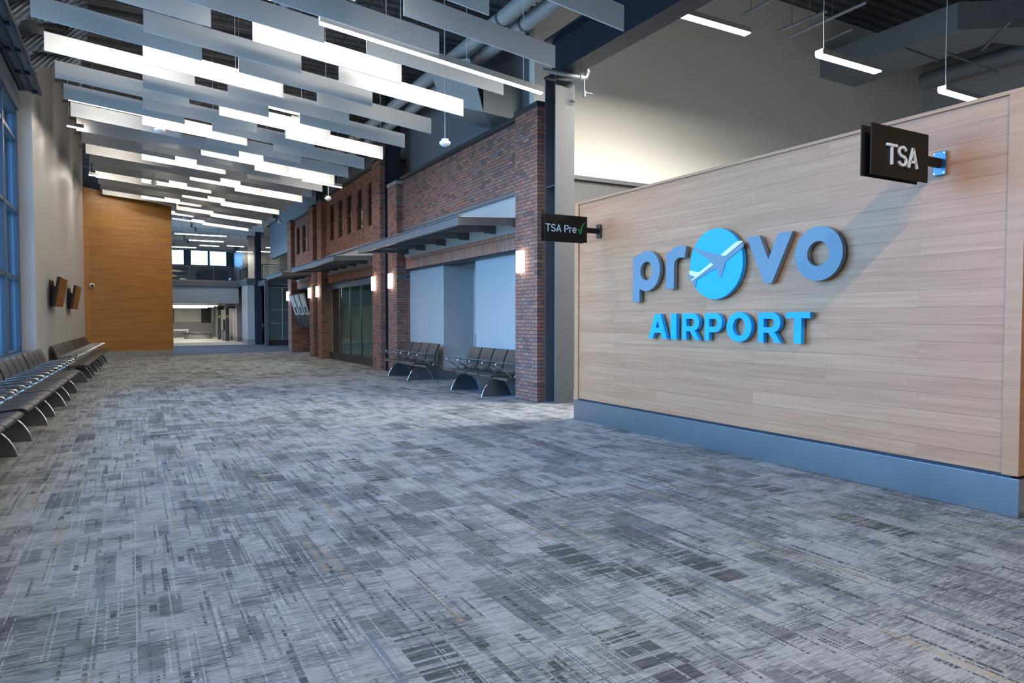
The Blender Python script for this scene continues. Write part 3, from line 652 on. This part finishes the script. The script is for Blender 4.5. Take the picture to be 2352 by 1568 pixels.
letter([(-6.357, zb), (-6.259, zb), (-6.259, zt), (-6.357, zt)], [], B, 'bright blue raised letter I of the bottom word', g2)
def bowl(cx, y1, y0, inset=0): r = (y1-y0)/2-inset; return arc(cx, (y1+y0)/2, r, 90, -90, 18)
def Rsh(x, w=.285):
    o = [(x, zb), (x, zt), (x+.165, zt)]+bowl(x+.175, zt, 1.360)+[(x+.215, 1.362), (x+w, zb), (x+w-.075, zb), (x+.13, 1.360), (x+.07, 1.360), (x+.07, zb)]
    return o, [[(x+.07, 1.506), (x+.07, 1.418), (x+.155, 1.418)]+bowl(x+.16, 1.506, 1.418)[::-1]+[(x+.155, 1.506)]]
o_, h_ = Rsh(-6.160); letter(o_, h_, B, 'bright blue raised letter R beside the letter I', g2)
x_ = -5.793; letter([(x_, zb), (x_, zt), (x_+.155, zt)]+bowl(x_+.157, zt, 1.352)+[(x_+.07, 1.352), (x_+.07, zb)], [[(x_+.07, 1.504), (x_+.07, 1.416), (x_+.147, 1.416)]+bowl(x_+.15, 1.504, 1.416)[::-1]+[(x_+.147, 1.504)]], B, 'bright blue raised letter P of the bottom word', g2)
letter([(-5.287+.174*math.cos(a*math.pi/28), 1.417+.162*math.sin(a*math.pi/28)) for a in range(56)], [[(-5.285+.085*math.cos(a*math.pi/28), 1.418+.096*math.sin(a*math.pi/28)) for a in range(56)]], B, 'bright blue raised letter O of the bottom word', g2)
o_, h_ = Rsh(-5.024, .29); letter(o_, h_, B, 'bright blue raised letter R before the letter T', g2)
letter([(-4.679, zt), (-4.398, zt), (-4.398, 1.510), (-4.495, 1.510), (-4.495, zb), (-4.580, zb), (-4.580, 1.510), (-4.679, 1.510)], [], B, 'bright blue raised letter T, last of the bottom word', g2)
t = thing('disc_emblem', 'bright blue raised disc with a climbing airliner, in place of an o', 'emblem', (XS, 5.636, 1.727))
def loc_shape(name, outer, x0, x1, mat):
    o = flat_shape(name, outer, [], x0, x1, mat, t)
    for v in o.data.vertices: v.co -= Vector((XS, 5.636, 1.727))
    return o
loc_shape('disc', circ(-5.636, 2.123, .396, 72), X0, X1, B)
loc_shape('airliner', [(-6.005, 2.345), (-5.99, 2.342), (-5.80, 2.277), (-5.654, 2.238), (-5.549, 2.212), (-5.475, 2.198), (-5.245, 2.322), (-5.225, 2.315), (-5.228, 2.280), (-5.264, 2.250), (-5.38, 2.19), (-5.475, 2.14), (-5.490, 2.09), (-5.515, 2.03), (-5.546, 1.962), (-5.563, 1.965), (-5.575, 2.02), (-5.606, 2.071), (-5.70, 2.045), (-5.82, 1.995), (-5.923, 1.953), (-5.938, 1.870), (-5.963, 1.878), (-5.978, 1.925), (-5.999, 1.948), (-6.079, 2.019), (-6.046, 2.026), (-5.985, 2.005), (-5.940, 1.985), (-5.876, 2.030), (-5.76, 2.10), (-5.69, 2.139), (-5.80, 2.215), (-5.90, 2.27)], X0-.008, X0, M['greyletter'])
loc_shape('nose_stripe', [(-5.549, 2.212), (-5.45, 2.268), (-5.349, 2.325), (-5.300, 2.342), (-5.255, 2.342), (-5.235, 2.332), (-5.30, 2.295), (-5.475, 2.198)], X0-.014, X0-.001, M['letterwhite'])
loc_shape('tail_stripe', [(-6.033, 2.070), (-5.876, 2.042), (-5.683, 2.139), (-5.655, 2.112), (-5.884, 1.997), (-5.996, 1.945), (-5.999, 1.960), (-5.936, 1.994), (-6.025, 2.020)], X0-.014, X0-.001, M['letterwhite'])
# ---------------------------------------------------------------- projecting signs
def text_mesh(name, txt, width, height, depth, mat, parent, x, y, z, bold=0.0):
    cu = bpy.data.curves.new(name, 'FONT'); cu.body = txt; cu.size = 1; cu.extrude = .02; cu.offset = bold
    tmp = bpy.data.objects.new('tmp', cu); COL.objects.link(tmp); bpy.context.view_layer.update()
    me = bpy.data.meshes.new_from_object(tmp.evaluated_get(bpy.context.evaluated_depsgraph_get())); bpy.data.objects.remove(tmp)
    xs = [v.co.x for v in me.vertices]; ys = [v.co.y for v in me.vertices]
    sx, sz = width/(max(xs)-min(xs)), height/(max(ys)-min(ys))
    for v in me.vertices:
        u, w_, d_ = v.co; v.co = Vector((x+(u-min(xs))*sx, y-(d_+.02)/.04*depth, z+(w_-min(ys))*sz))
    me.materials.clear(); me.materials.append(mat); me.name = name
    o = bpy.data.objects.new(name, me); COL.objects.link(o); o.parent = parent; return o
def ribbon(b, pts, w, y0, y1):
    P = [Vector((p[0], p[1])) for p in pts]; L = []; Rr = []
    for i, p in enumerate(P):
        a = (P[i]-P[i-1]).normalized() if i else (P[1]-P[0]).normalized()
        c = (P[i+1]-P[i]).normalized() if i < len(P)-1 else a
        t = (a+c).normalized(); n = Vector((-t.y, t.x)); k = w/2/max(.5, n.dot(Vector((-a.y, a.x))))
        L.append(p+n*k); Rr.append(p-n*k)
    for i in range(len(P)-1):
        q = [L[i], L[i+1], Rr[i+1], Rr[i]]
        b.prism([(v.x, y0, v.y) for v in q], (0, y1-y0, 0))
def ell(cx, cy, rx, ry, a0, a1, n=14): return [(cx+rx*math.cos(math.radians(a0+(a1-a0)*i/n)), cy+ry*math.sin(math.radians(a0+(a1-a0)*i/n))) for i in range(n+1)]
W_ = .125
GLY = {'T': (.72, [[(.0, .94), (.72, .94)], [(.36, .90), (.36, 0)]]),
       'S': (.66, [ell(.33, .715, .245, .225, 15, 270)+ell(.33, .275, .265, .215, 90, -165)[1:]]),
       'A': (.74, [[(.06, 0), (.37, .985)], [(.37, .985), (.68, 0)], [(.16, .30), (.58, .30)]]),
       'P': (.66, [[(.07, 0), (.07, 1.0)], [(.07, .94), (.36, .94)]+ell(.36, .70, .235, .24, 90, -90)[1:]+[(.07, .46)]]),
       'r': (.38, [[(.06, 0), (.06, .72)], ell(.33, .40, .27, .27, 180, 80, 8)]),
       'e': (.58, [[(.06, .36), (.54, .36)], ell(.30, .36, .24, .305, 0, 320, 22)]), ' ': (.28, [])}
def stroke_text(name, txt, width, height, depth, mat, parent, x, y, z, gap=.10):
    tot = sum(GLY[c][0] for c in txt)+gap*(len(txt)-1); sx = width/tot; pen = 0; b = MB()
    for c in txt:
        for st in GLY[c][1]: ribbon(b, [((pen+p[0])*sx/height, p[1]) for p in st], W_, 0, depth)
        pen += GLY[c][0]+gap
    b.v = [(x+p[0]*height, y-p[1], z+p[2]*height) for p in b.v]
    return b.build(name, mat, parent)
def blade_sign(yc, zc, x0, x1, hz, label, txt, platemat):
    t = thing('projecting_sign', label, 'sign', (XS, yc, zc))
    a, c = x0-XS, x1-XS
    MB().box(a, c, -.045, -.033, -hz, hz).build('front_panel', M['signblack'], t, bevel=.002)
    MB().box(a, c-.01, .033, .045, -hz, hz).build('back_panel', M['signblack'], t, bevel=.002)
    MB().box(c-.02-.45, 0, -.018, .018, -.035, .035).box(c-.35, c-.31, -.033, .033, -.03, .03).box(c-.08, c-.04, -.033, .033, -.03, .03).build('arm', M['signblack'], t)
    p = MB().box(-.012, -.001, -.052, .052, -.097, .097).build('mounting_plate', platemat, t, bevel=.003)
    s = MB()
    for yy in (-.038, .038):
        for zz in (-.08, .08): s.tube([(-.018, yy, zz), (-.011, yy, zz)], .007, 10)
    s.build('screw', M['chrome'], p)
    return t
t = blade_sign(3.235, 2.775, 4.84, 5.57, .19, 'black projecting sign with large white TSA letters and blue-lit bracket', 'TSA', M['bracket'])
a_, c_ = at(2035, 327, 1, 3.19), at(2106, 383, 1, 3.19)
stroke_text('lettering', 'TSA', c_.x-a_.x, .156, .014, M['letterwhite'], t, a_.x-XS, -.045, a_.z-.156-2.775-.004, .06)
t = blade_sign(7.92, 2.745, 4.885, 5.585, .18, 'black projecting sign reading TSA Pre with a green tick', 'TSA Pre', M['black'])
zt_ = lambda x, y: (1230+x*.07228, 470+y*.07228)
a_, c_ = at(*zt_(315, 590), 1, 7.875), at(*zt_(1295, 885), 1, 7.875)
hT = at(*zt_(400, 600), 1, 7.875).z-at(*zt_(400, 832), 1, 7.875).z
stroke_text('lettering', 'TSA Pre', c_.x-a_.x, hT*1.03, .005, M['letterwhite'], t, a_.x-XS, -.045, at(*zt_(400, 836), 1, 7.875).z-2.745, .08)
tick = [(1320, 765), (1350, 750), (1385, 775), (1410, 830), (1425, 760), (1455, 670), (1505, 600), (1550, 560), (1580, 568), (1520, 660), (1490, 740), (1468, 830), (1462, 920), (1440, 942), (1405, 930), (1380, 870), (1345, 805)]
pp = [at(*zt_(*q), 1, 7.875) for q in tick]
MB().prism([(q.x-XS, -.0455, q.z-2.745) for q in pp], (0, -.005, 0)).build('tick_mark', M['green'], t)
# ---------------------------------------------------------------- tandem benches
def make_bench():
    t = thing('tandem_bench', 'x', 'bench'); W4 = 2.28; sw = W4/4
    MB().box(.17, .23, -W4/2+.02, W4/2-.02, .325, .385).build('beam', M['chrome'], t, bevel=.006)
    for s in (-.72, .72):
        side_ = [(-.14+.27*(q/9)**1.25, .33*(1-(1-q/9)**1.7)) for q in range(10)]
        pts = side_+[(.38-p[0], p[1]) for p in side_[::-1]]
        lo_ = []
        b = MB(); b.prism([(p[0], s-.008, p[1]) for p in pts+lo_], (0, .016, 0)); lg = b.build('leg', M['legmetal'], t)
        MB().tube([(p[0], s, p[1]) for p in pts], .011, 8).build('leg_edge', M['chrome'], lg)
    for i in range(4):
        yc = -W4/2+sw*(i+.5)
        seat = [(-.02, .425), (.05, .412), (.16, .405), (.28, .412), (.40, .428), (.47, .432), (.505, .418), (.515, .395)]
        MB().sheet(seat, yc-sw/2+.016, yc+sw/2-.016, .042).build('seat', M['vinyl'], t, bevel=.012)
        back = [(.025, .45), (-.015, .475), (-.035, .52), (-.05, .60), (-.075, .69), (-.11, .78), (-.145, .85), (-.165, .895)]
        MB().sheet(back, yc-sw/2+.026, yc+sw/2-.026, .038).build('backrest', M['vinyl'], t, bevel=.012)
    for i in range(5):
        y = -W4/2+sw*i
        path = [(.10, y, .385), (.17, y, .46), (.27, y, .53), (.37, y, .585), (.425, y, .615), (.44, y, .645), (.42, y, .668), (.36, y, .672), (.24, y, .668), (.10, y, .655), (-.02, y, .635)]
        MB().tube(path, .013, 8, sx=1.3).tube([(.02, y, .385), (-.0, y, .46), (.06, y, .52), (.16, y, .50)], .014, 8).build('armrest', M['chrome'], t)
    return t
proto = make_bench(); first = True
XB = lambda Y: -1.60+.0205*(Y-10)
lb = ['nearest black bench of the left row, cut by the frame edge', 'second black bench of the left row from the camera', 'third black bench of the left row from the camera', 'fourth black bench of the left row, ending at the gap', 'fifth black bench of the left row, starting after the gap', 'sixth black bench of the left row from the camera', 'seventh black bench of the left row, under the farther display', 'last black bench of the left row, by the amber end wall']
for i, yc in enumerate([8.42, 10.95, 13.3, 15.68, 19.75, 22.1, 24.5, 26.95]):
    loc = (XB(yc), yc, 0)
    if first: b = proto; b.location = loc; b['label'] = lb[i]; first = False
    else: b = dup(proto, loc, lb[i])
    b['group'] = 'benches along the left wall'; b.rotation_euler.z = -math.radians(1.2)
b = dup(proto, (6.44, 16.62, 0), 'black bench under the near canopy, the farther, left of the recess', math.pi); b['group'] = 'benches in the near brick bay'
b = dup(proto, (6.42, 12.52, 0), 'black bench under the near canopy, the nearer, behind the first pier', math.pi); b['group'] = 'benches in the near brick bay'
# ---------------------------------------------------------------- wall displays
for i, (y, lab) in enumerate([(19.35, 'nearer'), (23.75, 'farther')]):
    xw = XW(y); t = thing('wall_display', '%s of two flat displays tilted out from the grey left wall' % lab, 'display', (xw, y, 1.8), -.027, 'displays on the left wall')
    o1 = .16
    MB().hexa([(o1-.06, -.74, .0), (o1, -.74, -.01), (o1, .74, -.01), (o1-.06, .74, .0), (o1+.05, -.74, .67), (o1+.11, -.74, .66), (o1+.11, .74, .66), (o1+.05, .74, .67)]).build('case', M['black'], t)
    MB().hexa([(o1, -.735, -.005), (o1+.006, -.735, -.005), (o1+.006, .735, -.005), (o1, .735, -.005), (o1+.11, -.735, .655), (o1+.116, -.735, .655), (o1+.116, .735, .655), (o1+.11, .735, .655)]).build('screen', M['screen'], t)
    b = MB(); b.box(0, .03, -.3, .3, .0, .55)
    for yy in (-.25, .2):
        b.hexa([(.03, yy, .1), (.13, yy, .0), (.13, yy+.05, .0), (.03, yy+.05, .1), (.03, yy, .5), (.2, yy, .4), (.2, yy+.05, .4), (.03, yy+.05, .5)])
        b.hexa([(.02, yy, .45), (.06, yy, .45), (.06, yy+.04, .45), (.02, yy+.04, .45), (.0, yy, .62), (.03, yy, .62), (.03, yy+.04, .62), (.0, yy+.04, .62)])
    b.build('bracket', M['black'], t)
c = at(210.4, 655.4, 1, 30.42)
t = thing('security_camera', 'white dome security camera on the amber end wall', 'camera', (c.x, c.y, c.z), math.atan2(d.y, d.x))
MB().tube([(0, .05, 0), (0, -.06, 0), (0, -.10, 0)], [.09, .09, .07], 18).build('housing', M['white'], t)
MB().tube([(0, -.09, -.01), (0, -.13, -.015), (0, -.15, -.02)], [.055, .05, .025], 16).build('lens', M['black'], t)
# ---------------------------------------------------------------- far hall
struct(MB().box(-2.6, 6.13, 47.2, 47.5, 2.52, 3.56).build('wall_balcony', M['balc']))
b = MB(); b.box(-2.6, 6.13, 47.14, 47.5, 3.56, 3.93); b.box(-2.6, 6.13, 47.08, 47.2, 3.58, 3.61); b.box(6.08, 6.13, 43.5, 47.2, 3.56, 3.93); b.box(6.08, 10, 43.42, 43.5, 3.56, 3.93)
struct(b.build('trim_7', M['colsteel']))
struct(MB().box(-2.6, 14, 47.3, 65.2, 3.88, 3.95).build('floor_balcony', M['beige']))
struct(MB().box(6.13, 14, 43.5, 47.3, 3.88, 3.95).build('floor_landing', M['beige']))
struct(MB().box(-2.6, 6.3, 47.5, 65, 2.52, 2.6).build('ceiling_low', M['bulk']))
b = MB(); b.box(6.13, 6.53, 43.5, 45.9, 0, 3.56); b.box(6.60, 6.9, 45.9, 49.4, 0, 3.56); b.box(6.28, 6.9, 49.4, 64.5, 0, 3.56); struct(b.build('wall_far_block', M['gypsum_blue']))
b = MB(); b.box(6.12, 6.54, 43.49, 45.9, 0, .3); b.box(6.27, 6.62, 49.38, 60, 0, .3); struct(b.build('baseboard_far', M['concrete']))
b = MB(); b.box(-2.6, 6.3, 64.5, 64.7, 1.28, 2.52); struct(b.build('wall_far', M['cream']))
struct(MB().box(-2.6, 6.3, 64.45, 64.7, 0, 1.28).build('wall_far_lower', M['gypsum']))
b = MB(); b.box(14, 14.2, 12.2, 65, 0, 8.3); b.box(6.9, 14, 64.8, 65, 0, 3.9); struct(b.build('wall_right_outer', M['gypsum']))
struct(MB().box(7.3, 14, 27.3, 44, 8.2, 8.3).build('ceiling_lobby_high', M['slate']))
struct(MB().box(7.4, 14, 33.0, 33.2, 0, 8.2).build('wall_lobby_back', M['slate']))
struct(MB().box(-2.6, 14.2, 65, 65.2, 0, 3.95).build('wall_far_outer', M['gypsum']))
# balcony back wall with three bright windows
wy = [(1.4, 2.0), (2.64, 3.49), (3.87, 5.08), (5.14, 6.34)]
b = MB(); xs = [-2.6]+[v for q in [(-1.2, 0), (.3, 1.2), *wy[1:]] for v in q]+[6.75]
hs = [(-1.2, 0), (.3, 2.3), (2.64, 3.49), (3.87, 5.08), (5.14, 6.34)]
px_ = -2.6
for a, c in hs: b.box(px_, a, 55, 55.2, 5.43, 6.55); px_ = c
b.box(px_, 6.75, 55, 55.2, 5.43, 6.55); b.box(-2.6, 6.75, 55, 55.2, 3.95, 5.43); b.box(-2.6, 6.75, 55, 55.2, 6.55, 7.1)
struct(b.build('wall_balcony_back', M['slate']))
for i, (a, c) in enumerate(hs):
    wr = thing('window_%d' % (40+i), 'w', 'window', ((a+c)/2, 55.1, 5.43)); del wr['label']; del wr['category']; struct(wr)
    h = (c-a)/2; fb = MB(); fb.box(-h, -h+.05, -.05, .05, 0, 1.12); fb.box(h-.05, h, -.05, .05, 0, 1.12); fb.box(-h, h, -.05, .05, 0, .05); fb.box(-h, h, -.05, .05, 1.07, 1.12)
    fb.build('window_frame', M['alum'], wr); MB().box(-h+.05, h-.05, 0, .01, .05, 1.07).build('window_pane', M['glass'], wr)
b = MB(); b.box(6.75, 7.1, 50, 55.2, 3.95, 7.1); struct(b.build('wall_balcony_side', M['bulk']))
struct(MB().box(7.1, 14, 50, 50.2, 3.95, 7.1).build('wall_landing', M['gypsum']))
for i, (a, c) in enumerate([(7.5, 8.4), (9.2, 10.2)]):
    t = thing('door_%d' % (i+1), 'd', 'door', ((a+c)/2, 49.98, 3.95)); del t['label']; del t['category']; struct(t)
    h = (c-a)/2; MB().box(-h, h, -.03, .0, 0, 2.1).build('door_leaf', M['concrete'], t); MB().tube([(-h+.1, -.05, 1.0), (-h+.22, -.05, 1.0)], .02, 8).build('door_handle', M['chrome'], t)
# glass railing
def railing(p, q, label, n):
    P_, Q_ = Vector(p), Vector(q); t = thing('glass_railing', label, 'railing', P_, group='glass railings of the balcony'); v = Q_-P_
    dirv = v.normalized(); nv = Vector((-dirv.y, dirv.x, 0))*.008
    MB().tube([(0, 0, .88), tuple(v+Vector((0, 0, .88)))], .028, 8).tube([(0, 0, .76), tuple(v+Vector((0, 0, .76)))], .014, 6).build('handrail', M['colsteel'], t)
    for i in range(n+1):
        w_ = v*(i/n); MB().tube([(w_.x, w_.y, 0), (w_.x, w_.y, .88)], .028, 6).build('post', M['colsteel'], t)
    for i in range(n):
        a = v*((i+.04)/n); c = v*((i+.96)/n)
        MB().hexa([tuple(a-nv+Vector((0, 0, .06))), tuple(c-nv+Vector((0, 0, .06))), tuple(c+nv+Vector((0, 0, .06))), tuple(a+nv+Vector((0, 0, .06))), tuple(a-nv+Vector((0, 0, .72))), tuple(c-nv+Vector((0, 0, .72))), tuple(c+nv+Vector((0, 0, .72))), tuple(a+nv+Vector((0, 0, .72)))]).build('glass_panel', M['glass'], t)
railing((-2.4, 47.35, 3.94), (6.1, 47.35, 3.94), 'long glass railing across the far balcony', 6)
railing((6.18, 43.6, 3.94), (6.18, 47.25, 3.94), 'short glass railing returning along the balcony side', 3)
railing((7.0, 43.6, 3.94), (10.0, 43.6, 3.94), 'glass railing right of the far steel column', 2)
# portal frame and dim glazed lobby on the right of the far hall
b = MB(); b.box(6.67, 6.85, 40.7, 40.95, 0, 3.75); b.box(6.67, 6.85, 40.95, 43.1, 3.45, 3.75)
tag(b.build('portal_frame', M['colsteel']), 'dark steel post with a short beam beside the far tall column', 'column')
t = thing('glazed_partition', 'dim green-grey glazed partition right of the far steel post', 'partition', (8.4, 41.0, 0))
MB().box(-1.5, 1.5, .05, .1, .35, 3.35).build('backing', M['shopback'], t)
MB().box(-1.5, 1.5, -.05, .1, 0, .3).build('base', M['cap'], t)
b = MB()
for xx in (-1.5, -.75, 0, .75, 1.46): b.box(xx, xx+.03, -.02, .05, .3, 3.35)
for zz in (.35, 1.25, 2.05, 3.32): b.box(-1.5, 1.5, -.02, .05, zz, zz+.025)
b.build('mullion', M['shopback'], t)
MB().box(-1.5, 1.5, -.005, .005, .3, 3.32).build('glass_panel', M['glass'], t)
MB().tube([(-1.42, -.08, 1.0), (-1.42, -.08, 1.3)], .015, 8).build('handle', M['chrome'], t)
struct(MB().box(6.9, 14, 41.1, 43.3, 3.45, 3.6).build('ceiling_lobby', M['bulk']))
# far ceiling: baffles and lamps running across
fi = 0
for r, y in enumerate([39.6, 41.4, 43.2, 45.2, 47.2, 49.4, 51.6, 53.6]):
    for (a, c) in [(-1.2, 2.6), (2.7, 6.4)]:
        z = 6.62-.012*(y-36); sh = .35*(r % 3)
        o = MB().hexa([(a+sh, y, z), (c+sh, y+.1, z-.06), (c+sh, y+.125, z-.06), (a+sh, y+.025, z), (a+sh, y, z+.26), (c+sh, y+.1, z+.2), (c+sh, y+.125, z+.2), (a+sh, y+.025, z+.26)]).build('ceiling_baffle', M['baffle'])
        tag(o, '%s row of far hall baffles past the end wall, %s piece' % (ordn[r], 'left' if a < 0 or y < 36 else 'right'), 'ceiling baffle', 'far hall ceiling baffles'); fi += 1
struct(MB().box(1.8, 7.1, 39.4, 43.4, 6.95, 7.05).build('ceiling_drop', M['gypsum_blue']))
def far_lamp(x0, x1, y, z, lab, e=60):
    t = thing('linear_lamp', lab, 'ceiling light', ((x0+x1)/2, y, z), group='linear lamps in the far hall'); h = (x1-x0)/2
    zt = (2.52 if z < 3 else 6.95 if y < 43.4 and y > 39.4 else 7.1 if y > 44 else 8.19)-z
    MB().tube([(-h*.7, 0, .1), (-h*.7, 0, zt)], .01, 5).tube([(h*.7, 0, .1), (h*.7, 0, zt)], .01, 5).build('cable', M['pipe'], t)
    MB().box(-h, h, -.05, .05, .03, .10).build('housing', M['housing'], t)
    MB().box(-h, h, -.055, .055, 0, .03).build('diffuser', M['lamp'], t)
    ld = bpy.data.lights.new('lamp_light', 'AREA'); ld.shape = 'RECTANGLE'; ld.size = x1-x0; ld.size_y = .1; ld.color = (1, .96, .9); ld.energy = e*LAMP
    lo = bpy.data.objects.new('lamp_light', ld); COL.objects.link(lo); lo.parent = t; lo.location = (0, 0, -.01)
far_px = [(401, 520, 537, 39.1), (434, 513, 552, 40.5), (459, 503, 564, 45.0), (393, 450, 567, 46), (522, 560, 565, 45), (543, 580, 578, 49.5), (611, 659, 569, 44.5), (597, 660, 578, 47.5)]
for i, (xa, xb, yy, Yv) in enumerate(far_px):
    A_, B_ = at(xa, yy, 1, Yv), at(xb, yy, 1, Yv)
    far_lamp(A_.x, B_.x, Yv, A_.z, '%s lit lamp bar of the far hall, counted from the front' % ordn[i])
for i, (xa, xb, Yv) in enumerate([(1.5, 5.2, 50.5), (2.0, 5.4, 55), (2.4, 5.4, 60)]):
    far_lamp(xa, xb, Yv, 2.40, '%s long lamp bar under the far balcony ceiling' % ordn[i], 230)
# baggage hall furniture
for i, (xa, xb) in enumerate([(3.0, 3.22), (5.22, 6.05)]):
    A_ = at([397, 462][i], 708, 1, 64.4); B_ = at([400, 485][i], 741, 1, 64.4)
    tag(MB().box(A_.x, B_.x, 64.38, 64.44, B_.z, A_.z).build('dark_screen', M['black']), ['dark wall screen at the left edge of the far opening', 'square dark screen on the far cream wall'][i], 'screen')
for i, (px, Yv, zt, lab) in enumerate([(503, 55, 2.5, 'left'), (521.5, 50.5, 2.5, 'right')]):
    A_ = at(px-4, 700, 1, Yv).x; B_ = at(px+4, 700, 1, Yv).x
    t = thing('square_post', '%s grey square post with a yellow notice in the far hall' % lab, 'post', ((A_+B_)/2, Yv, 0))
    h = (B_-A_)/2; MB().box(-h, h, -h, h, 0, zt).build('shaft', M['colsteel'], t); MB().box(-h*.6, h*.6, -h-.01, -h, 1.60, 1.78).build('notice', M['yellow'], t)
t = thing('trash_can', 'round steel trash can in the far hall', 'trash can', (5.80, 51.9, 0))
MB().tube([(0, 0, 0), (0, 0, .68)], .20, 24).build('body', M['steel_base'], t); MB().tube([(0, 0, .68), (0, 0, .74)], .21, 24).build('lid', M['chrome'], t)
t = thing('info_totem', 'black information totem with a blue round badge behind the trash can', 'totem', (5.95, 52.5, 0))
MB().box(-.2, .2, -.12, .12, 0, 1.5).build('body', M['black'], t, bevel=.02); MB().tube([(0, -.135, 1.33), (0, -.12, 1.33)], .11, 20).build('badge', M['blue'], t); MB().box(-.05, .05, -.13, -.12, .5, 1.1).build('text_panel', M['gypsum_blue'], t)
t = thing('baggage_carousel', 'low white oval baggage carousel in the far hall', 'carousel', (4.6, 58.5, 0))
MB().tube([(0, 0, .0), (0, 0, .42)], 1.0, 32, sy=1.0).build('base', M['gypsum_blue'], t); MB().tube([(0, 0, .42), (0, 0, .5)], 1.15, 32).build('rim', M['steel_base'], t)
t = thing('low_table', 'long low white table against the far grey wall', 'table', (3.2, 62.5, 0))
MB().box(-1.0, .95, -.3, .3, .58, .66).build('table_top', M['white'], t)
for sx_ in (-.95, .88): MB().box(sx_, sx_+.06, -.28, -.22, 0, .58).build('leg', M['white'], t)
def hang(px0, px1, py0, py1, Yv, lab, txt, mat):
    A_, B_ = at(px0, py0, 1, Yv), at(px1, py1, 1, Yv)
    t = thing('hanging_sign', lab, 'sign', ((A_.x+B_.x)/2, Yv, B_.z)); h = (B_.x-A_.x)/2; H = A_.z-B_.z
    MB().box(-h, h, -.05, .05, 0, H).build('board', mat, t); MB().box(-.02, .02, -.02, .02, H, 2.52-B_.z).build('rod', M['black'], t)
    if txt: text_mesh('lettering', txt, h*1.7, H*.3, .006, M['letterwhite'], t, -h*.85, -.051, H*.52)
hang(498, 515, 703, 711, 53, 'black hanging monitor over the far posts', '', M['black'])
hang(521, 541, 699, 708, 49, 'dark hanging sign reading RESTROOMS in the far hall', 'RESTROOMS', M['navy'])
t = thing('sign_stand', 'slim floor stand with a small white sheet by the far column', 'sign stand', at(601, 790, 2, 0))
MB().tube([(0, 0, 0), (0, 0, .95)], .02, 8).tube([(0, 0, 0), (0, 0, .02)], .16, 16).build('pole', M['chrome'], t)
MB().hexa([(-.1, -.02, .9), (.1, -.02, .9), (.1, 0, .9), (-.1, 0, .9), (-.06, .12, 1.25), (.14, .12, 1.25), (.14, .14, 1.25), (-.06, .14, 1.25)]).build('sheet', M['white'], t)
# lamp added to brighten the shop interior behind the glass
t = thing('shop_fill_lamp', 'added fill lamp bar near the ceiling inside the glass shop', 'ceiling light', (8.2, 23.3, 2.895))
MB().box(-.1, .1, -1.5, 1.5, .03, .10).build('housing', M['housing'], t); MB().box(-.09, .09, -1.49, 1.49, 0, .03).build('diffuser', M['lamp'], t)
ld = bpy.data.lights.new('lamp_light', 'AREA'); ld.shape = 'RECTANGLE'; ld.size = .18; ld.size_y = 3; ld.energy = 420; ld.color = (.9, 1, 1)
lo = bpy.data.objects.new('lamp_light', ld); COL.objects.link(lo); lo.parent = t; lo.location = (0, 0, -.006)
